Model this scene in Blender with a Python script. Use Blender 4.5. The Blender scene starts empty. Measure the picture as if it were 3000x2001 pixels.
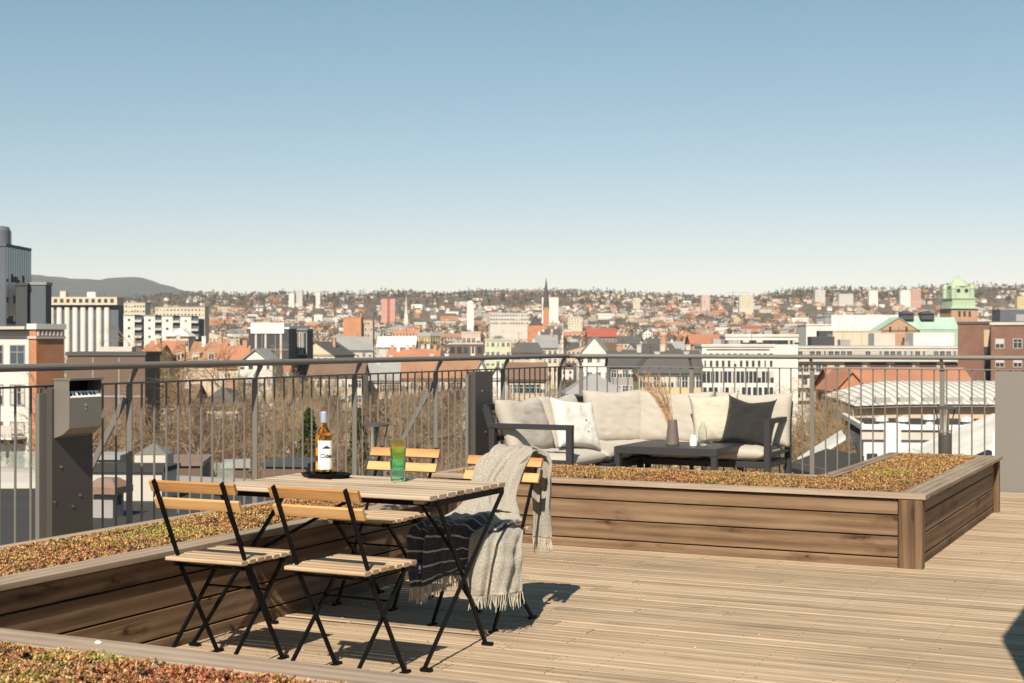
import bpy, math, random
import numpy as np
from mathutils import Vector, Matrix, noise as mnoise
R = math.radians
random.seed(7); rng = np.random.default_rng(7)
scene = bpy.context.scene
COL = scene.collection

# ---------------------------------------------------------------- camera, sky, sun, exposure
EYE = 1.38                       # metres above the deck
TH = math.atan(0.4846)           # the terrace is turned 25.9 degrees from the view
CT, ST = math.cos(TH), math.sin(TH)
F = 4313.0                       # focal length in pixels of a 3000 px wide picture
cam_d = bpy.data.cameras.new('camera'); cam = bpy.data.objects.new('camera', cam_d); COL.objects.link(cam)
cam.location = (0, 0, EYE); cam.rotation_euler = (R(90), 0, TH)
cam_d.sensor_width = 36; cam_d.lens = F / 3000 * 36
cam_d.clip_start = 0.1; cam_d.clip_end = 30000
cam_d.dof.use_dof = True; cam_d.dof.focus_distance = 6.6; cam_d.dof.aperture_fstop = 9
scene.camera = cam

SUN_EL, SUN_AZ = 42.0, 13.5     # shadows run towards +Y, turned 13.5 degrees to -X
w = bpy.data.worlds.new('World'); scene.world = w; w.use_nodes = True
nt = w.node_tree; bg = nt.nodes['Background']
sky = nt.nodes.new('ShaderNodeTexSky'); sky.sky_type = 'NISHITA'; sky.sun_disc = False
sky.sun_elevation = R(SUN_EL); sky.sun_rotation = R(180 - SUN_AZ)
sky.altitude = 0; sky.air_density = 0.8; sky.dust_density = 0.3; sky.ozone_density = 1.0
sep = nt.nodes.new('ShaderNodeSeparateColor'); com = nt.nodes.new('ShaderNodeCombineColor'); nt.links.new(sky.outputs[0], sep.inputs[0])
# film response of the sky: a slightly steeper red, softer blue than the physical sky (values around 8 are the bright haze band)
for k, (p, a) in enumerate(((1.10, .65 * .1 / .596 ** 1.10 * .1 ** .10), (.82, .765 * .1 / .786 ** .82 * .1 ** -.18), (.85, .775 * .1 / .86 ** .85 * .1 ** -.15))):
    q = nt.nodes.new('ShaderNodeMath'); q.operation = 'POWER'; nt.links.new(sep.outputs[k], q.inputs[0]); q.inputs[1].default_value = p
    r = nt.nodes.new('ShaderNodeMath'); r.operation = 'MULTIPLY'; nt.links.new(q.outputs[0], r.inputs[0]); r.inputs[1].default_value = a * 10
    nt.links.new(r.outputs[0], com.inputs[k])
nt.links.new(com.outputs[0], bg.inputs[0]); bg.inputs[1].default_value = 0.1 / 1.717
sd = bpy.data.lights.new('sun', 'SUN'); sun = bpy.data.objects.new('sun', sd); COL.objects.link(sun)
sd.energy = 4.6; sd.angle = R(0.5); sd.color = (1.0, 0.90, 0.75)
az = R(SUN_AZ)
sdir = Vector((-math.sin(az) * math.cos(R(SUN_EL)), math.cos(az) * math.cos(R(SUN_EL)), -math.sin(R(SUN_EL))))
sun.rotation_euler = sdir.to_track_quat('-Z', 'Y').to_euler(); sun.location = (3, -8, 12)
scene.view_settings.view_transform = 'Standard'; scene.view_settings.look = 'None'
scene.view_settings.gamma = 1; scene.view_settings.use_curve_mapping = False
scene.view_settings.exposure = 0.78

# ---------------------------------------------------------------- materials
MATS = {}
def newmat(name):
    m = bpy.data.materials.new(name); m.use_nodes = True; MATS[name] = m
    n = m.node_tree; return m, n, n.nodes['Principled BSDF']
def pm(name, col, rough=.6, var=.12, scale=3.0, bump=0.0, bscale=60, metal=0.0, spec=.4, coords='Object'):
    """painted / plain surface with soft tonal variation and fine bump"""
    m, n, b = newmat(name); L = n.links
    tc = n.nodes.new('ShaderNodeTexCoord')
    no = n.nodes.new('ShaderNodeTexNoise'); no.inputs['Scale'].default_value = scale; no.inputs['Detail'].default_value = 6
    L.new(tc.outputs[coords], no.inputs['Vector'])
    mx = n.nodes.new('ShaderNodeMix'); mx.data_type = 'RGBA'
    mx.inputs[6].default_value = [c * (1 - var) for c in col] + [1]
    mx.inputs[7].default_value = [min(1, c * (1 + var)) for c in col] + [1]
    L.new(no.outputs[0], mx.inputs[0]); L.new(mx.outputs[2], b.inputs['Base Color'])
    b.inputs['Roughness'].default_value = rough; b.inputs['Metallic'].default_value = metal
    b.inputs['Specular IOR Level'].default_value = spec
    if bump:
        n2 = n.nodes.new('ShaderNodeTexNoise'); n2.inputs['Scale'].default_value = bscale; n2.inputs['Detail'].default_value = 4
        L.new(tc.outputs[coords], n2.inputs['Vector'])
        bp = n.nodes.new('ShaderNodeBump'); bp.inputs['Strength'].default_value = bump; bp.inputs['Distance'].default_value = .01
        L.new(n2.outputs[0], bp.inputs['Height']); L.new(bp.outputs[0], b.inputs['Normal'])
    return m
def ramp(n, stops):
    r = n.nodes.new('ShaderNodeValToRGB'); e = r.color_ramp.elements
    while len(e) < len(stops): e.new(.5)
    for q, (p, c) in zip(e, stops): q.position = p; q.color = (*c, 1) if len(c) == 3 else c
    return r
def math_(n, op, a, b=None):
    q = n.nodes.new('ShaderNodeMath'); q.operation = op
    for i, v in enumerate((a, b)):
        if v is None: continue
        if isinstance(v, (int, float)): q.inputs[i].default_value = v
        else: n.links.new(v, q.inputs[i])
    return q.outputs[0]
def wood(name, dark, mid, light, rough=.75, knots=.6, grain=26, lines=0, stain=.35, weather=.38):
    """UV: u = metres along the board (with a random offset), v = metres across; attribute rnd = tone of the board"""
    m, n, b = newmat(name); L = n.links
    uv = n.nodes.new('ShaderNodeUVMap'); uv.uv_map = 'UVMap'
    mp = n.nodes.new('ShaderNodeMapping'); mp.inputs['Scale'].default_value = (1.3, grain, 1)
    L.new(uv.outputs[0], mp.inputs[0])
    g = n.nodes.new('ShaderNodeTexNoise'); g.inputs['Scale'].default_value = 1.6; g.inputs['Detail'].default_value = 9; g.inputs['Roughness'].default_value = .62; g.inputs['Distortion'].default_value = .6
    L.new(mp.outputs[0], g.inputs['Vector'])
    mp2 = n.nodes.new('ShaderNodeMapping'); mp2.inputs['Scale'].default_value = (.9, 3.2, 1); L.new(uv.outputs[0], mp2.inputs[0])
    g2 = n.nodes.new('ShaderNodeTexNoise'); g2.inputs['Scale'].default_value = 1.5; g2.inputs['Detail'].default_value = 4; L.new(mp2.outputs[0], g2.inputs['Vector'])
    at = n.nodes.new('ShaderNodeAttribute'); at.attribute_name = 'rnd'
    s = math_(n, 'ADD', math_(n, 'MULTIPLY', g.outputs[0], .48), math_(n, 'MULTIPLY', g2.outputs[0], stain))
    s = math_(n, 'ADD', s, math_(n, 'MULTIPLY', math_(n, 'SUBTRACT', at.outputs['Fac'], .5), .26))
    # cathedral figure of flat-sawn boards
    wv = n.nodes.new('ShaderNodeTexWave'); wv.bands_direction = 'Y'; wv.inputs['Scale'].default_value = 1.0; wv.inputs['Distortion'].default_value = 9; wv.inputs['Detail'].default_value = 2; wv.inputs['Detail Scale'].default_value = .35
    mp4 = n.nodes.new('ShaderNodeMapping'); mp4.inputs['Scale'].default_value = (.55, 5, 1); L.new(uv.outputs[0], mp4.inputs[0]); L.new(mp4.outputs[0], wv.inputs['Vector'])
    s = math_(n, 'ADD', s, math_(n, 'MULTIPLY', math_(n, 'SUBTRACT', wv.outputs[0], .5), .16))
    # grey weather stains that ignore the board edges
    tco = n.nodes.new('ShaderNodeTexCoord'); st = n.nodes.new('ShaderNodeTexNoise'); st.inputs['Scale'].default_value = 1.1; st.inputs['Detail'].default_value = 7; st.inputs['Roughness'].default_value = .65; L.new(tco.outputs['Object'], st.inputs['Vector'])
    s = math_(n, 'ADD', s, math_(n, 'MULTIPLY', math_(n, 'SUBTRACT', st.outputs[0], .5), weather))
    # knots
    mp3 = n.nodes.new('ShaderNodeMapping'); mp3.inputs['Scale'].default_value = (3.0, 9, 1); L.new(uv.outputs[0], mp3.inputs[0])
    nd = n.nodes.new('ShaderNodeTexNoise'); nd.inputs['Scale'].default_value = 3; L.new(mp3.outputs[0], nd.inputs['Vector'])
    va = n.nodes.new('ShaderNodeVectorMath'); va.operation = 'ADD'; L.new(mp3.outputs[0], va.inputs[0]); L.new(nd.outputs[1], va.inputs[1])
    v = n.nodes.new('ShaderNodeTexVoronoi'); v.inputs['Scale'].default_value = .62; L.new(va.outputs[0], v.inputs['Vector'])
    kr = ramp(n, [(0, (1, 1, 1)), (.05, (.8, .8, .8)), (.10, (.28, .28, .28)), (.30, (0, 0, 0))]); L.new(v.outputs['Distance'], kr.inputs[0])
    s = math_(n, 'SUBTRACT', s, math_(n, 'MULTIPLY', kr.outputs[0], knots * .45))
    cr = ramp(n, [(.14, dark), (.39, mid), (.64, light)]); L.new(s, cr.inputs[0])
    L.new(cr.outputs[0], b.inputs['Base Color'])
    b.inputs['Roughness'].default_value = rough; b.inputs['Specular IOR Level'].default_value = .25
    h = g.outputs[0]
    if lines:
        sp = n.nodes.new('ShaderNodeSeparateXYZ'); L.new(uv.outputs[0], sp.inputs[0])
        ln = math_(n, 'SINE', math_(n, 'MULTIPLY', sp.outputs[1], lines))
        h = math_(n, 'ADD', math_(n, 'MULTIPLY', g.outputs[0], .5), math_(n, 'MULTIPLY', ln, .18))
    bp = n.nodes.new('ShaderNodeBump'); bp.inputs['Strength'].default_value = .5; bp.inputs['Distance'].default_value = .004
    L.new(h, bp.inputs['Height']); L.new(bp.outputs[0], b.inputs['Normal'])
    return m
def attrmat(name, rough=.7, attr='col', var=.15, scale=20, spec=.3, bump=0, trans=0):
    m, n, b = newmat(name); L = n.links
    at = n.nodes.new('ShaderNodeAttribute'); at.attribute_name = attr
    tc = n.nodes.new('ShaderNodeTexCoord'); no = n.nodes.new('ShaderNodeTexNoise'); no.inputs['Scale'].default_value = scale
    no.inputs['Detail'].default_value = 5; L.new(tc.outputs['Object'], no.inputs['Vector'])
    hs = n.nodes.new('ShaderNodeHueSaturation'); L.new(at.outputs['Color'], hs.inputs['Color'])
    L.new(math_(n, 'ADD', math_(n, 'MULTIPLY', no.outputs[0], 2 * var), 1 - var), hs.inputs['Value'])
    L.new(hs.outputs[0], b.inputs['Base Color']); b.inputs['Roughness'].default_value = rough; b.inputs['Specular IOR Level'].default_value = spec
    return m
def brick(name, c1, c2, mortar, scale=1.0):
    m, n, b = newmat(name); L = n.links
    uv = n.nodes.new('ShaderNodeUVMap'); uv.uv_map = 'UVMap'
    br = n.nodes.new('ShaderNodeTexBrick'); br.inputs['Color1'].default_value = (*c1, 1); br.inputs['Color2'].default_value = (*c2, 1)
    br.inputs['Mortar'].default_value = (*mortar, 1); br.inputs['Scale'].default_value = scale; br.inputs['Mortar Size'].default_value = .012
    br.inputs['Brick Width'].default_value = .24; br.inputs['Row Height'].default_value = .08
    L.new(uv.outputs[0], br.inputs['Vector'])
    no = n.nodes.new('ShaderNodeTexNoise'); no.inputs['Scale'].default_value = .35; no.inputs['Detail'].default_value = 8; L.new(uv.outputs[0], no.inputs['Vector'])
    hs = n.nodes.new('ShaderNodeHueSaturation'); L.new(br.outputs[0], hs.inputs['Color'])
    L.new(math_(n, 'ADD', math_(n, 'MULTIPLY', no.outputs[0], .7), .65), hs.inputs['Value'])
    L.new(hs.outputs[0], b.inputs['Base Color']); b.inputs['Roughness'].default_value = .85
    return m

pm('steel_grey', (.165, .153, .138), .5, .10, 2, .06, 200, .15)
pm('panel_dark', (.075, .068, .062), .5, .10, 3, .04, 300, .2)
pm('panel_grey', (.17, .155, .14), .7, .06, 2)
pm('stainless', (.27, .245, .215), .42, .12, 5, .05, 90, .55)
pm('black_metal', (.004, .004, .0045), .5, .2, 8, .05, 150, .0, .12)
pm('anthracite', (.028, .028, .031), .5, .1, 6, .05, 200)
pm('rivet', (.7, .68, .65), .3, .05, 3, metal=1)
pm('white_paint', (.74, .73, .70), .6, .04, 1)
pm('slab_concrete', (.33, .31, .28), .9, .15, 2, .2, 30)
pm('roof_felt', (.05, .049, .048), .95, .2, .5, .2, 20, 0, .08)
pm('roof_pale', (.50, .48, .45), .8, .1, .4)
pm('hood_brown', (.20, .13, .095), .6, .15, 4)
pm('soil', (.10, .065, .04), .95, .3, 20, .4, 60)
pm('ceramic_brown', (.12, .10, .085), .55, .08, 10)
pm('candle', (.85, .82, .76), .5, .03, 3)
wood('deck_wood', (.18, .130, .088), (.335, .246, .163), (.46, .352, .247), .76, .55, 30, 390, .34, .34)
wood('planter_wood', (.042, .024, .014), (.132, .078, .043), (.222, .146, .088), .72, 1.4, 24, 0, .42, .22)
wood('planter_cap_wood', (.11, .08, .058), (.255, .19, .138), (.37, .29, .215), .8, .4, 24)
wood('acacia', (.22, .095, .03), (.42, .215, .078), (.57, .34, .15), .5, .3, 30, 0, .5)
wood('seat_wood', (.10, .06, .035), (.26, .165, .095), (.43, .315, .20), .65, .3, 40, 0, .7)
wood('table_wood', (.10, .07, .045), (.25, .175, .115), (.42, .325, .235), .7, .2, 40, 0, .7)
attrmat('sedum', .6, 'col', .2, 60, .35)

# ---------------------------------------------------------------- mesh helpers
class MB:
    """collects faces with UVs, a tone per board and material slots; build() links ONE mesh object"""
    def __init__(s): s.v = []; s.f = []; s.uv = []; s.rn = []; s.mi = []; s.sm = []
    def face(s, pts, uv=None, mi=0, rn=.5, sm=False):
        i = len(s.v); s.v += [tuple(p) for p in pts]; s.f.append(tuple(range(i, i + len(pts))))
        if uv is None:
            a, b2, c = Vector(pts[0]), Vector(pts[1]), Vector(pts[2])
            nrm = (b2 - a).cross(c - a)
            ax = max(range(3), key=lambda k: abs(nrm[k]))
            uv = [((p[1] if ax == 0 else p[0]), (p[1] if ax == 2 else p[2])) for p in pts]
        s.uv.append(uv); s.rn.append(rn); s.mi.append(mi); s.sm.append(sm)
    def prism(s, prof, p0, p1, up=(0, 0, 1), ch=0, mi=0, rn=None, cap=True):
        """extrude a closed 2-D profile (a across, b along up) from p0 to p1; uv u along, v around"""
        p0, p1 = Vector(p0), Vector(p1); d = (p1 - p0); Ln = d.length; d.normalize()
        up = Vector(up); side = d.cross(up)
        if side.length < 1e-4: up = Vector((0, 1, 0)); side = d.cross(up)
        side.normalize(); up = side.cross(d)
        rn = random.random() if rn is None else rn; uo, vo = random.uniform(0, 50), random.uniform(0, 50)
        A = [p0 + side * a + up * b for a, b in prof]; B = [q + d * Ln for q in A]
        acc = 0; n = len(prof)
        for i in range(n):
            j = (i + 1) % n; l = (A[j] - A[i]).length
            s.face([A[i], A[j], B[j], B[i]], [(uo, vo + acc), (uo, vo + acc + l), (uo + Ln, vo + acc + l), (uo + Ln, vo + acc)], mi, rn)
            acc += l
        if cap:
            s.face(A[::-1], [(uo + a * 4, vo + b * .3) for a, b in prof[::-1]], mi, rn)
            s.face(B, [(uo + a * 4, vo + b * .3) for a, b in prof], mi, rn)
    def bar(s, p0, p1, wd, ht, ch=None, up=(0, 0, 1), mi=0, rn=None):
        ch = min(wd, ht) * .12 if ch is None else ch; a, b = wd / 2, ht / 2
        if ch: pr = [(a, -b + ch), (a, b - ch), (a - ch, b), (-a + ch, b), (-a, b - ch), (-a, -b + ch), (-a + ch, -b), (a - ch, -b)]
        else: pr = [(a, -b), (a, b), (-a, b), (-a, -b)]
        s.prism(pr, p0, p1, up, mi=mi, rn=rn)
    def box(s, lo, hi, mi=0, rn=.5):
        x0, y0, z0 = lo; x1, y1, z1 = hi
        P = [(x0, y0, z0), (x1, y0, z0), (x1, y1, z0), (x0, y1, z0), (x0, y0, z1), (x1, y0, z1), (x1, y1, z1), (x0, y1, z1)]
        for q in ((0, 3, 2, 1), (4, 5, 6, 7), (0, 1, 5, 4), (1, 2, 6, 5), (2, 3, 7, 6), (3, 0, 4, 7)): s.face([P[i] for i in q], None, mi, rn)
    def tube(s, pts, rad, n=8, mi=0, cap=True, sm=True):
        pts = [Vector(p) for p in pts]
        if isinstance(rad, (int, float)): rad = [rad] * len(pts)
        rings = []; prev = None
        for i, p in enumerate(pts):
            d = (pts[min(i + 1, len(pts) - 1)] - pts[max(i - 1, 0)]).normalized()
            if prev is None:
                a = d.cross(Vector((0, 0, 1)));
                if a.length < .05: a = d.cross(Vector((0, 1, 0)))
            else: a = prev - d * prev.dot(d)
            a.normalize(); prev = a; b = d.cross(a)
            rings.append([p + (a * math.cos(t) + b * math.sin(t)) * rad[i] for t in (2 * math.pi * k / n for k in range(n))])
        for i in range(len(rings) - 1):
            for k in range(n):
                j = (k + 1) % n
                s.face([rings[i][k], rings[i][j], rings[i + 1][j], rings[i + 1][k]], [(i, k), (i, k + 1), (i + 1, k + 1), (i + 1, k)], mi, .5, sm)
        if cap and rad[0] > 0: s.face(rings[0][::-1], [(0, 0)] * n, mi)
        if cap and rad[-1] > 0: s.face(rings[-1], [(0, 0)] * n, mi)
    def lathe(s, prof, c=(0, 0, 0), n=28, mi=0, sm=True, flute=0, nf=0):
        def ring(r, z): return [(c[0] + r * (1 + flute * math.cos(nf * t)) * math.cos(t), c[1] + r * (1 + flute * math.cos(nf * t)) * math.sin(t), c[2] + z) for t in (2 * math.pi * k / n for k in range(n))]
        rs = [ring(r, z) for r, z in prof]
        for i in range(len(rs) - 1):
            for k in range(n):
                j = (k + 1) % n; q = [rs[i][k], rs[i][j], rs[i + 1][j], rs[i + 1][k]]
                s.face(q, [(k / n, prof[i][1]), ((k + 1) / n, prof[i][1]), ((k + 1) / n, prof[i + 1][1]), (k / n, prof[i + 1][1])], mi, .5, sm)
    def grid(s, G, mi=0, uvs=None, sm=True):
        for i in range(len(G) - 1):
            for j in range(len(G[0]) - 1):
                u = None if uvs is None else [uvs[i][j], uvs[i + 1][j], uvs[i + 1][j + 1], uvs[i][j + 1]]
                s.face([G[i][j], G[i + 1][j], G[i + 1][j + 1], G[i][j + 1]], u or [(i, j), (i + 1, j), (i + 1, j + 1), (i, j + 1)], mi, .5, sm)
    def build(s, name, mats, parent=None, weld=False, loc=None):
        me = bpy.data.meshes.new(name); me.from_pydata(s.v, [], s.f)
        mats = [mats] if isinstance(mats, str) else mats
        for m in mats: me.materials.append(MATS[m])
        uvl = me.uv_layers.new(name='UVMap')
        uvl.data.foreach_set('uv', [c for q in s.uv for p in q for c in p])
        me.polygons.foreach_set('material_index', s.mi); me.polygons.foreach_set('use_smooth', s.sm)
        at = me.attributes.new('rnd', 'FLOAT', 'FACE'); at.data.foreach_set('value', s.rn)
        if weld:
            import bmesh
            bm = bmesh.new(); bm.from_mesh(me); bmesh.ops.remove_doubles(bm, verts=bm.verts, dist=1e-5); bm.to_mesh(me); bm.free()
        me.update()
        o = bpy.data.objects.new(name, me); COL.objects.link(o)
        if parent is not None: o.parent = parent
        if loc: o.location = loc
        return o
def np_mesh(name, V, T, mat, col=None, parent=None):
    me = bpy.data.meshes.new(name); n = T.shape[1]
    me.vertices.add(len(V)); me.vertices.foreach_set('co', V.astype(np.float32).ravel())
    me.loops.add(T.size); me.loops.foreach_set('vertex_index', T.astype(np.int32).ravel())
    me.polygons.add(len(T)); me.polygons.foreach_set('loop_start', np.arange(0, T.size, n, dtype=np.int32))
    me.update(calc_edges=True)
    for q in ([mat] if isinstance(mat, str) else mat): me.materials.append(MATS[q])
    if col is not None:
        a = me.attributes.new('col', 'FLOAT_COLOR', 'FACE'); a.data.foreach_set('color', np.c_[col, np.ones(len(col))].astype(np.float32).ravel())
    me.validate(); o = bpy.data.objects.new(name, me); COL.objects.link(o)
    if parent is not None: o.parent = parent
    return o
def tag(o, label=None, cat=None, group=None, kind=None):
    if label: o['label'] = label
    if cat: o['category'] = cat
    if group: o['group'] = group
    if kind: o['kind'] = kind
    return o
def thing(name, label, cat, loc=(0, 0, 0), rz=0, group=None):
    o = bpy.data.objects.new(name, None); COL.objects.link(o); o.location = loc; o.rotation_euler = (0, 0, rz); o.empty_display_size = .2
    return tag(o, label, cat, group)
def copy_tree(o, parent=None):
    c = o.copy(); COL.objects.link(c); c.parent = parent
    for ch in list(o.children): copy_tree(ch, c)
    return c
def shade_bevel(o, wdt=.004, seg=2):
    b = o.modifiers.new('bevel', 'BEVEL'); b.width = wdt; b.segments = seg; b.limit_method = 'ANGLE'; b.angle_limit = R(40); return o
def cw(xc, zc, z=0): return (xc * CT - zc * ST, xc * ST + zc * CT, z)     # metres right of and in front of the camera -> world
# ================================================================ TERRACE
pm('backing_black', (.008, .008, .008), .95, .1, 5, 0, 60, 0, .05)
pm('screw_steel', (.10, .09, .08), .5, .1, 5, metal=.4)
deck = MB(); y = 2.0; pitch = .121
while y < 14.05:
    x = -6.15 - random.uniform(0, 1.5)
    rowr = random.random()
    while x < 3.5:
        L_ = random.uniform(3.0, 4.8); x1 = min(x + L_, 3.6)
        lo = max(x, -6.2)
        if x1 - lo > .1:
            dz = random.uniform(-.0012, .0012)
            pr = [(.0575, -.014), (.0575, .009), (.0535, .014), (-.0535, .014), (-.0575, .009), (-.0575, -.014)]
            deck.prism(pr, (lo + .002, y, -.014 + dz), (x1 - .002, y, -.014 + dz), rn=.3 * rowr + .7 * random.random())
            for jx in [q * .6 for q in range(-11, 6)] + [lo + .03, x1 - .03]:
                if lo < jx < x1 and 4 < y < 13 and jx > -4.3:
                    for dy in (-.035, .035):
                        if random.random() < .9: deck.face([(jx + .0048 * math.cos(a), y + dy + .0048 * math.sin(a), .0004 + dz) for a in (0, 1.05, 2.1, 3.14, 4.19, 5.24)], None, 1)
        x = x1
    y += pitch
tag(deck.build('deck', ['deck_wood', 'screw_steel']), kind='structure')
b = MB(); b.box((-6.34, -6, -3.2), (6, 14.32, -.06)); tag(b.build('roof_slab', 'roof_felt'), kind='structure')
b = MB(); b.box((-6.30, -6, -24), (6, 14.28, -3.21)); tag(b.build('terrace_building', 'slab_concrete'), 'plain concrete building block carrying the wooden terrace', 'building')
# screw heads and litter on the deck
def deck_bits():
    V = []; T = []; C = []
    for k in range(420):
        x = random.uniform(-4.0, 1.5); y = random.uniform(4.2, 9.0)
        if k < 130: x = random.uniform(-4.2, -3.7); y = random.uniform(4.3, 8.6)
        r = random.uniform(.003, .009); a = random.uniform(0, 6.28); i = len(V)
        for q in range(4): V.append((x + r * random.uniform(.6, 1.3) * math.cos(a + q * 1.57), y + r * .6 * math.sin(a + q * 1.57), .003 + random.uniform(0, .004)))
        T.append((i, i + 1, i + 2, i + 3)); C.append(random.choice([(.55, .46, .33), (.12, .08, .05), (.3, .2, .1), (.65, .6, .5)]))
    return np.array(V), np.array(T), np.array(C)
V, T, C = deck_bits(); tag(np_mesh('leaf_litter', V, T, 'sedum', C), 'dry bits of leaf and grit scattered over the deck boards', 'litter', kind='stuff')

# ---------------- planters
def planter(label, x0, x1, y0, y1, posts, faces, hole=None, shape=None):
    """boarded box with a cap board; faces: list of (p0, p1) outer walls, posts: list of (x,y,dx,dy)"""
    t = thing('planter_box', label, 'planter', ((x0 + x1) / 2, (y0 + y1) / 2, 0)); ox, oy = t.location.x, t.location.y
    bd = MB()
    for (ax, ay), (bx, by), (nx, ny) in faces:
        for z0, z1 in ((.0, .055), (.063, .185), (.193, .315), (.323, .412)):
            # long runs are made of two or three boards end to end
            n = max(1, round(math.hypot(bx - ax, by - ay) / 3.6)); cuts = [0] + sorted(random.uniform(.3, .7) if n == 2 else (k + random.uniform(-.1, .1)) / n for k in range(1, n)) + [1]
            for k in range(len(cuts) - 1):
                f0, f1 = cuts[k], cuts[k + 1]; L_ = math.hypot(bx - ax, by - ay); e = .0012 / L_
                P = (ax + (bx - ax) * (f0 + e) - ox - nx * .011, ay + (by - ay) * (f0 + e) - oy - ny * .011, (z0 + z1) / 2)
                Q = (ax + (bx - ax) * (f1 - e) - ox - nx * .011, ay + (by - ay) * (f1 - e) - oy - ny * .011, (z0 + z1) / 2)
                bd.bar(P, Q, .022, z1 - z0, .003)
    bd.build('side_board', 'planter_wood', t)
    ln = MB()
    for (ax, ay), (bx, by), (nx, ny) in faces:
        L_ = math.hypot(bx - ax, by - ay); tx, ty = (bx - ax) / L_ * .03, (by - ay) / L_ * .03
        ln.bar((ax - ox + tx - nx * .032, ay - oy + ty - ny * .032, .21), (bx - ox - tx - nx * .032, by - oy - ty - ny * .032, .21), .012, .415, .001)
    ln.build('gap_backing', 'backing_black', t)  # black sheet added behind the boards: shade of the gaps as colour
    for (px, py, sx, sy) in posts:
        p = MB(); 
        if sx >= sy:
            p.bar((px - ox - sx * .16, py - oy, .0), (px - ox - sx * .16, py - oy, .418), sx * .64, sy, .003, up=(0, 1, 0))
            p.bar((px - ox + sx * .33, py - oy + .001, .0), (px - ox + sx * .33, py - oy + .001, .418), sx * .34, sy - .004, .003, up=(0, 1, 0))
        else:
            p.bar((px - ox, py - oy, .0), (px - ox, py - oy, .418), sx, sy, .003, up=(0, 1, 0))
        p.build('corner_post', 'planter_wood', t)
    cp = MB()
    for (ax, ay), (bx, by), wd in shape:
        cp.bar((ax - ox, ay - oy, .436 + random.uniform(-.0006, .0006)), (bx - ox, by - oy, .436 + random.uniform(-.0006, .0006)), wd, .028, .003)
    cp.build('cap_board', 'planter_cap_wood', t)
    return t
def sedum(label, rects, seed, dens=5200, patches=(), hmax=.028, base=.432):
    g = np.random.default_rng(seed); V = []; C = []; T = []
    pal = {'tan': (.44, .22, .10), 'red': (.34, .09, .05), 'gold': (.48, .28, .085), 'green': (.32, .32, .065), 'olive': (.27, .19, .07), 'brown': (.19, .10, .06), 'straw': (.52, .36, .20)}
    keys = ['tan', 'red', 'gold', 'green', 'olive', 'brown', 'straw']; P = np.array([pal[k] for k in keys])
    for (x0, x1, y0, y1) in rects:
        n = int(1.5 * dens * (x1 - x0) * (y1 - y0)); X = g.uniform(x0, x1, n); Y = g.uniform(y0, y1, n)
        for x, y in zip(X, Y):
            if mnoise.noise(Vector((x * 6.5, y * 6.5, seed + 21))) < -.34 and g.random() < .8: continue
            nv = mnoise.noise(Vector((x * 3.1, y * 3.1, seed))); n2 = mnoise.noise(Vector((x * 1.4 + 9, y * 1.4, seed))); n3 = mnoise.noise(Vector((x * 14, y * 14, seed + 5))); n4 = mnoise.noise(Vector((x * 30, y * 30, seed + 8)))
            wts = np.array([.28, .11 + .4 * max(0, n2), .18 + .3 * max(0, -nv), .08 + .5 * max(0, nv), .16, .20, .12])
            for (qx, qy, qr, kk, am) in patches:
                dd = math.hypot(x - qx, y - qy) / qr
                if dd < 1: wts[keys.index(kk)] += am * (1 - dd)
            wts = wts + np.array([max(0, n4), max(0, -n3 - n4) * .9, max(0, n3) * .8, 0, max(0, n3 - n4) * .5, max(0, -n4) * .9, max(0, n4 - .2)]) * .7; wts = np.clip(wts, 0, None); wts /= wts.sum(); k = g.choice(7, p=wts); c = (P[k] * .75 + (wts @ P) * .25) * g.uniform(.8, 1.2)
            edge = min(x - x0, x1 - x, y - y0, y1 - y); hh = hmax * (.45 + .4 * nv + .55 * n3 + .45 * n4 + .25 * g.random()) * min(1, .35 + edge / .09)
            nl = int(g.integers(5, 8)); r = g.uniform(.0055, .012)
            for q in range(nl):
                a = g.uniform(0, 6.283); el = g.uniform(.15, 1.35); d = np.array([math.cos(a) * math.cos(el), math.sin(a) * math.cos(el), math.sin(el)])
                s_ = np.array([-math.sin(a), math.cos(a), 0]) * r * .38; o = np.array([x, y, base + max(0, hh) * g.uniform(.5, 1)])
                i = len(V); V += [o, o + d * r * .6 + s_, o + d * r * 1.25, o + d * r * .6 - s_]; T.append((i, i + 1, i + 2, i + 3)); C.append(c * g.uniform(.88, 1.12))
    o = np_mesh('sedum', np.array(V), np.array(T), 'sedum', np.array(C)); return tag(o, label, 'plants', kind='stuff')
def soil(label, x0, x1, y0, y1, holes=None):
    G = []; nx, ny = max(2, int((x1 - x0) / .06)), max(2, int((y1 - y0) / .06))
    for i in range(nx + 1):
        G.append([(x0 + (x1 - x0) * i / nx, y0 + (y1 - y0) * j / ny, .418 + .008 * mnoise.noise(Vector((i * .7, j * .7, 3)))) for j in range(ny + 1)])
    m = MB(); m.grid([r[::-1] for r in G][::-1] if False else G, 0); o = m.build('soil', 'soil'); o.data.flip_normals(); return tag(o, kind='stuff', label=label, cat='soil')
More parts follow.
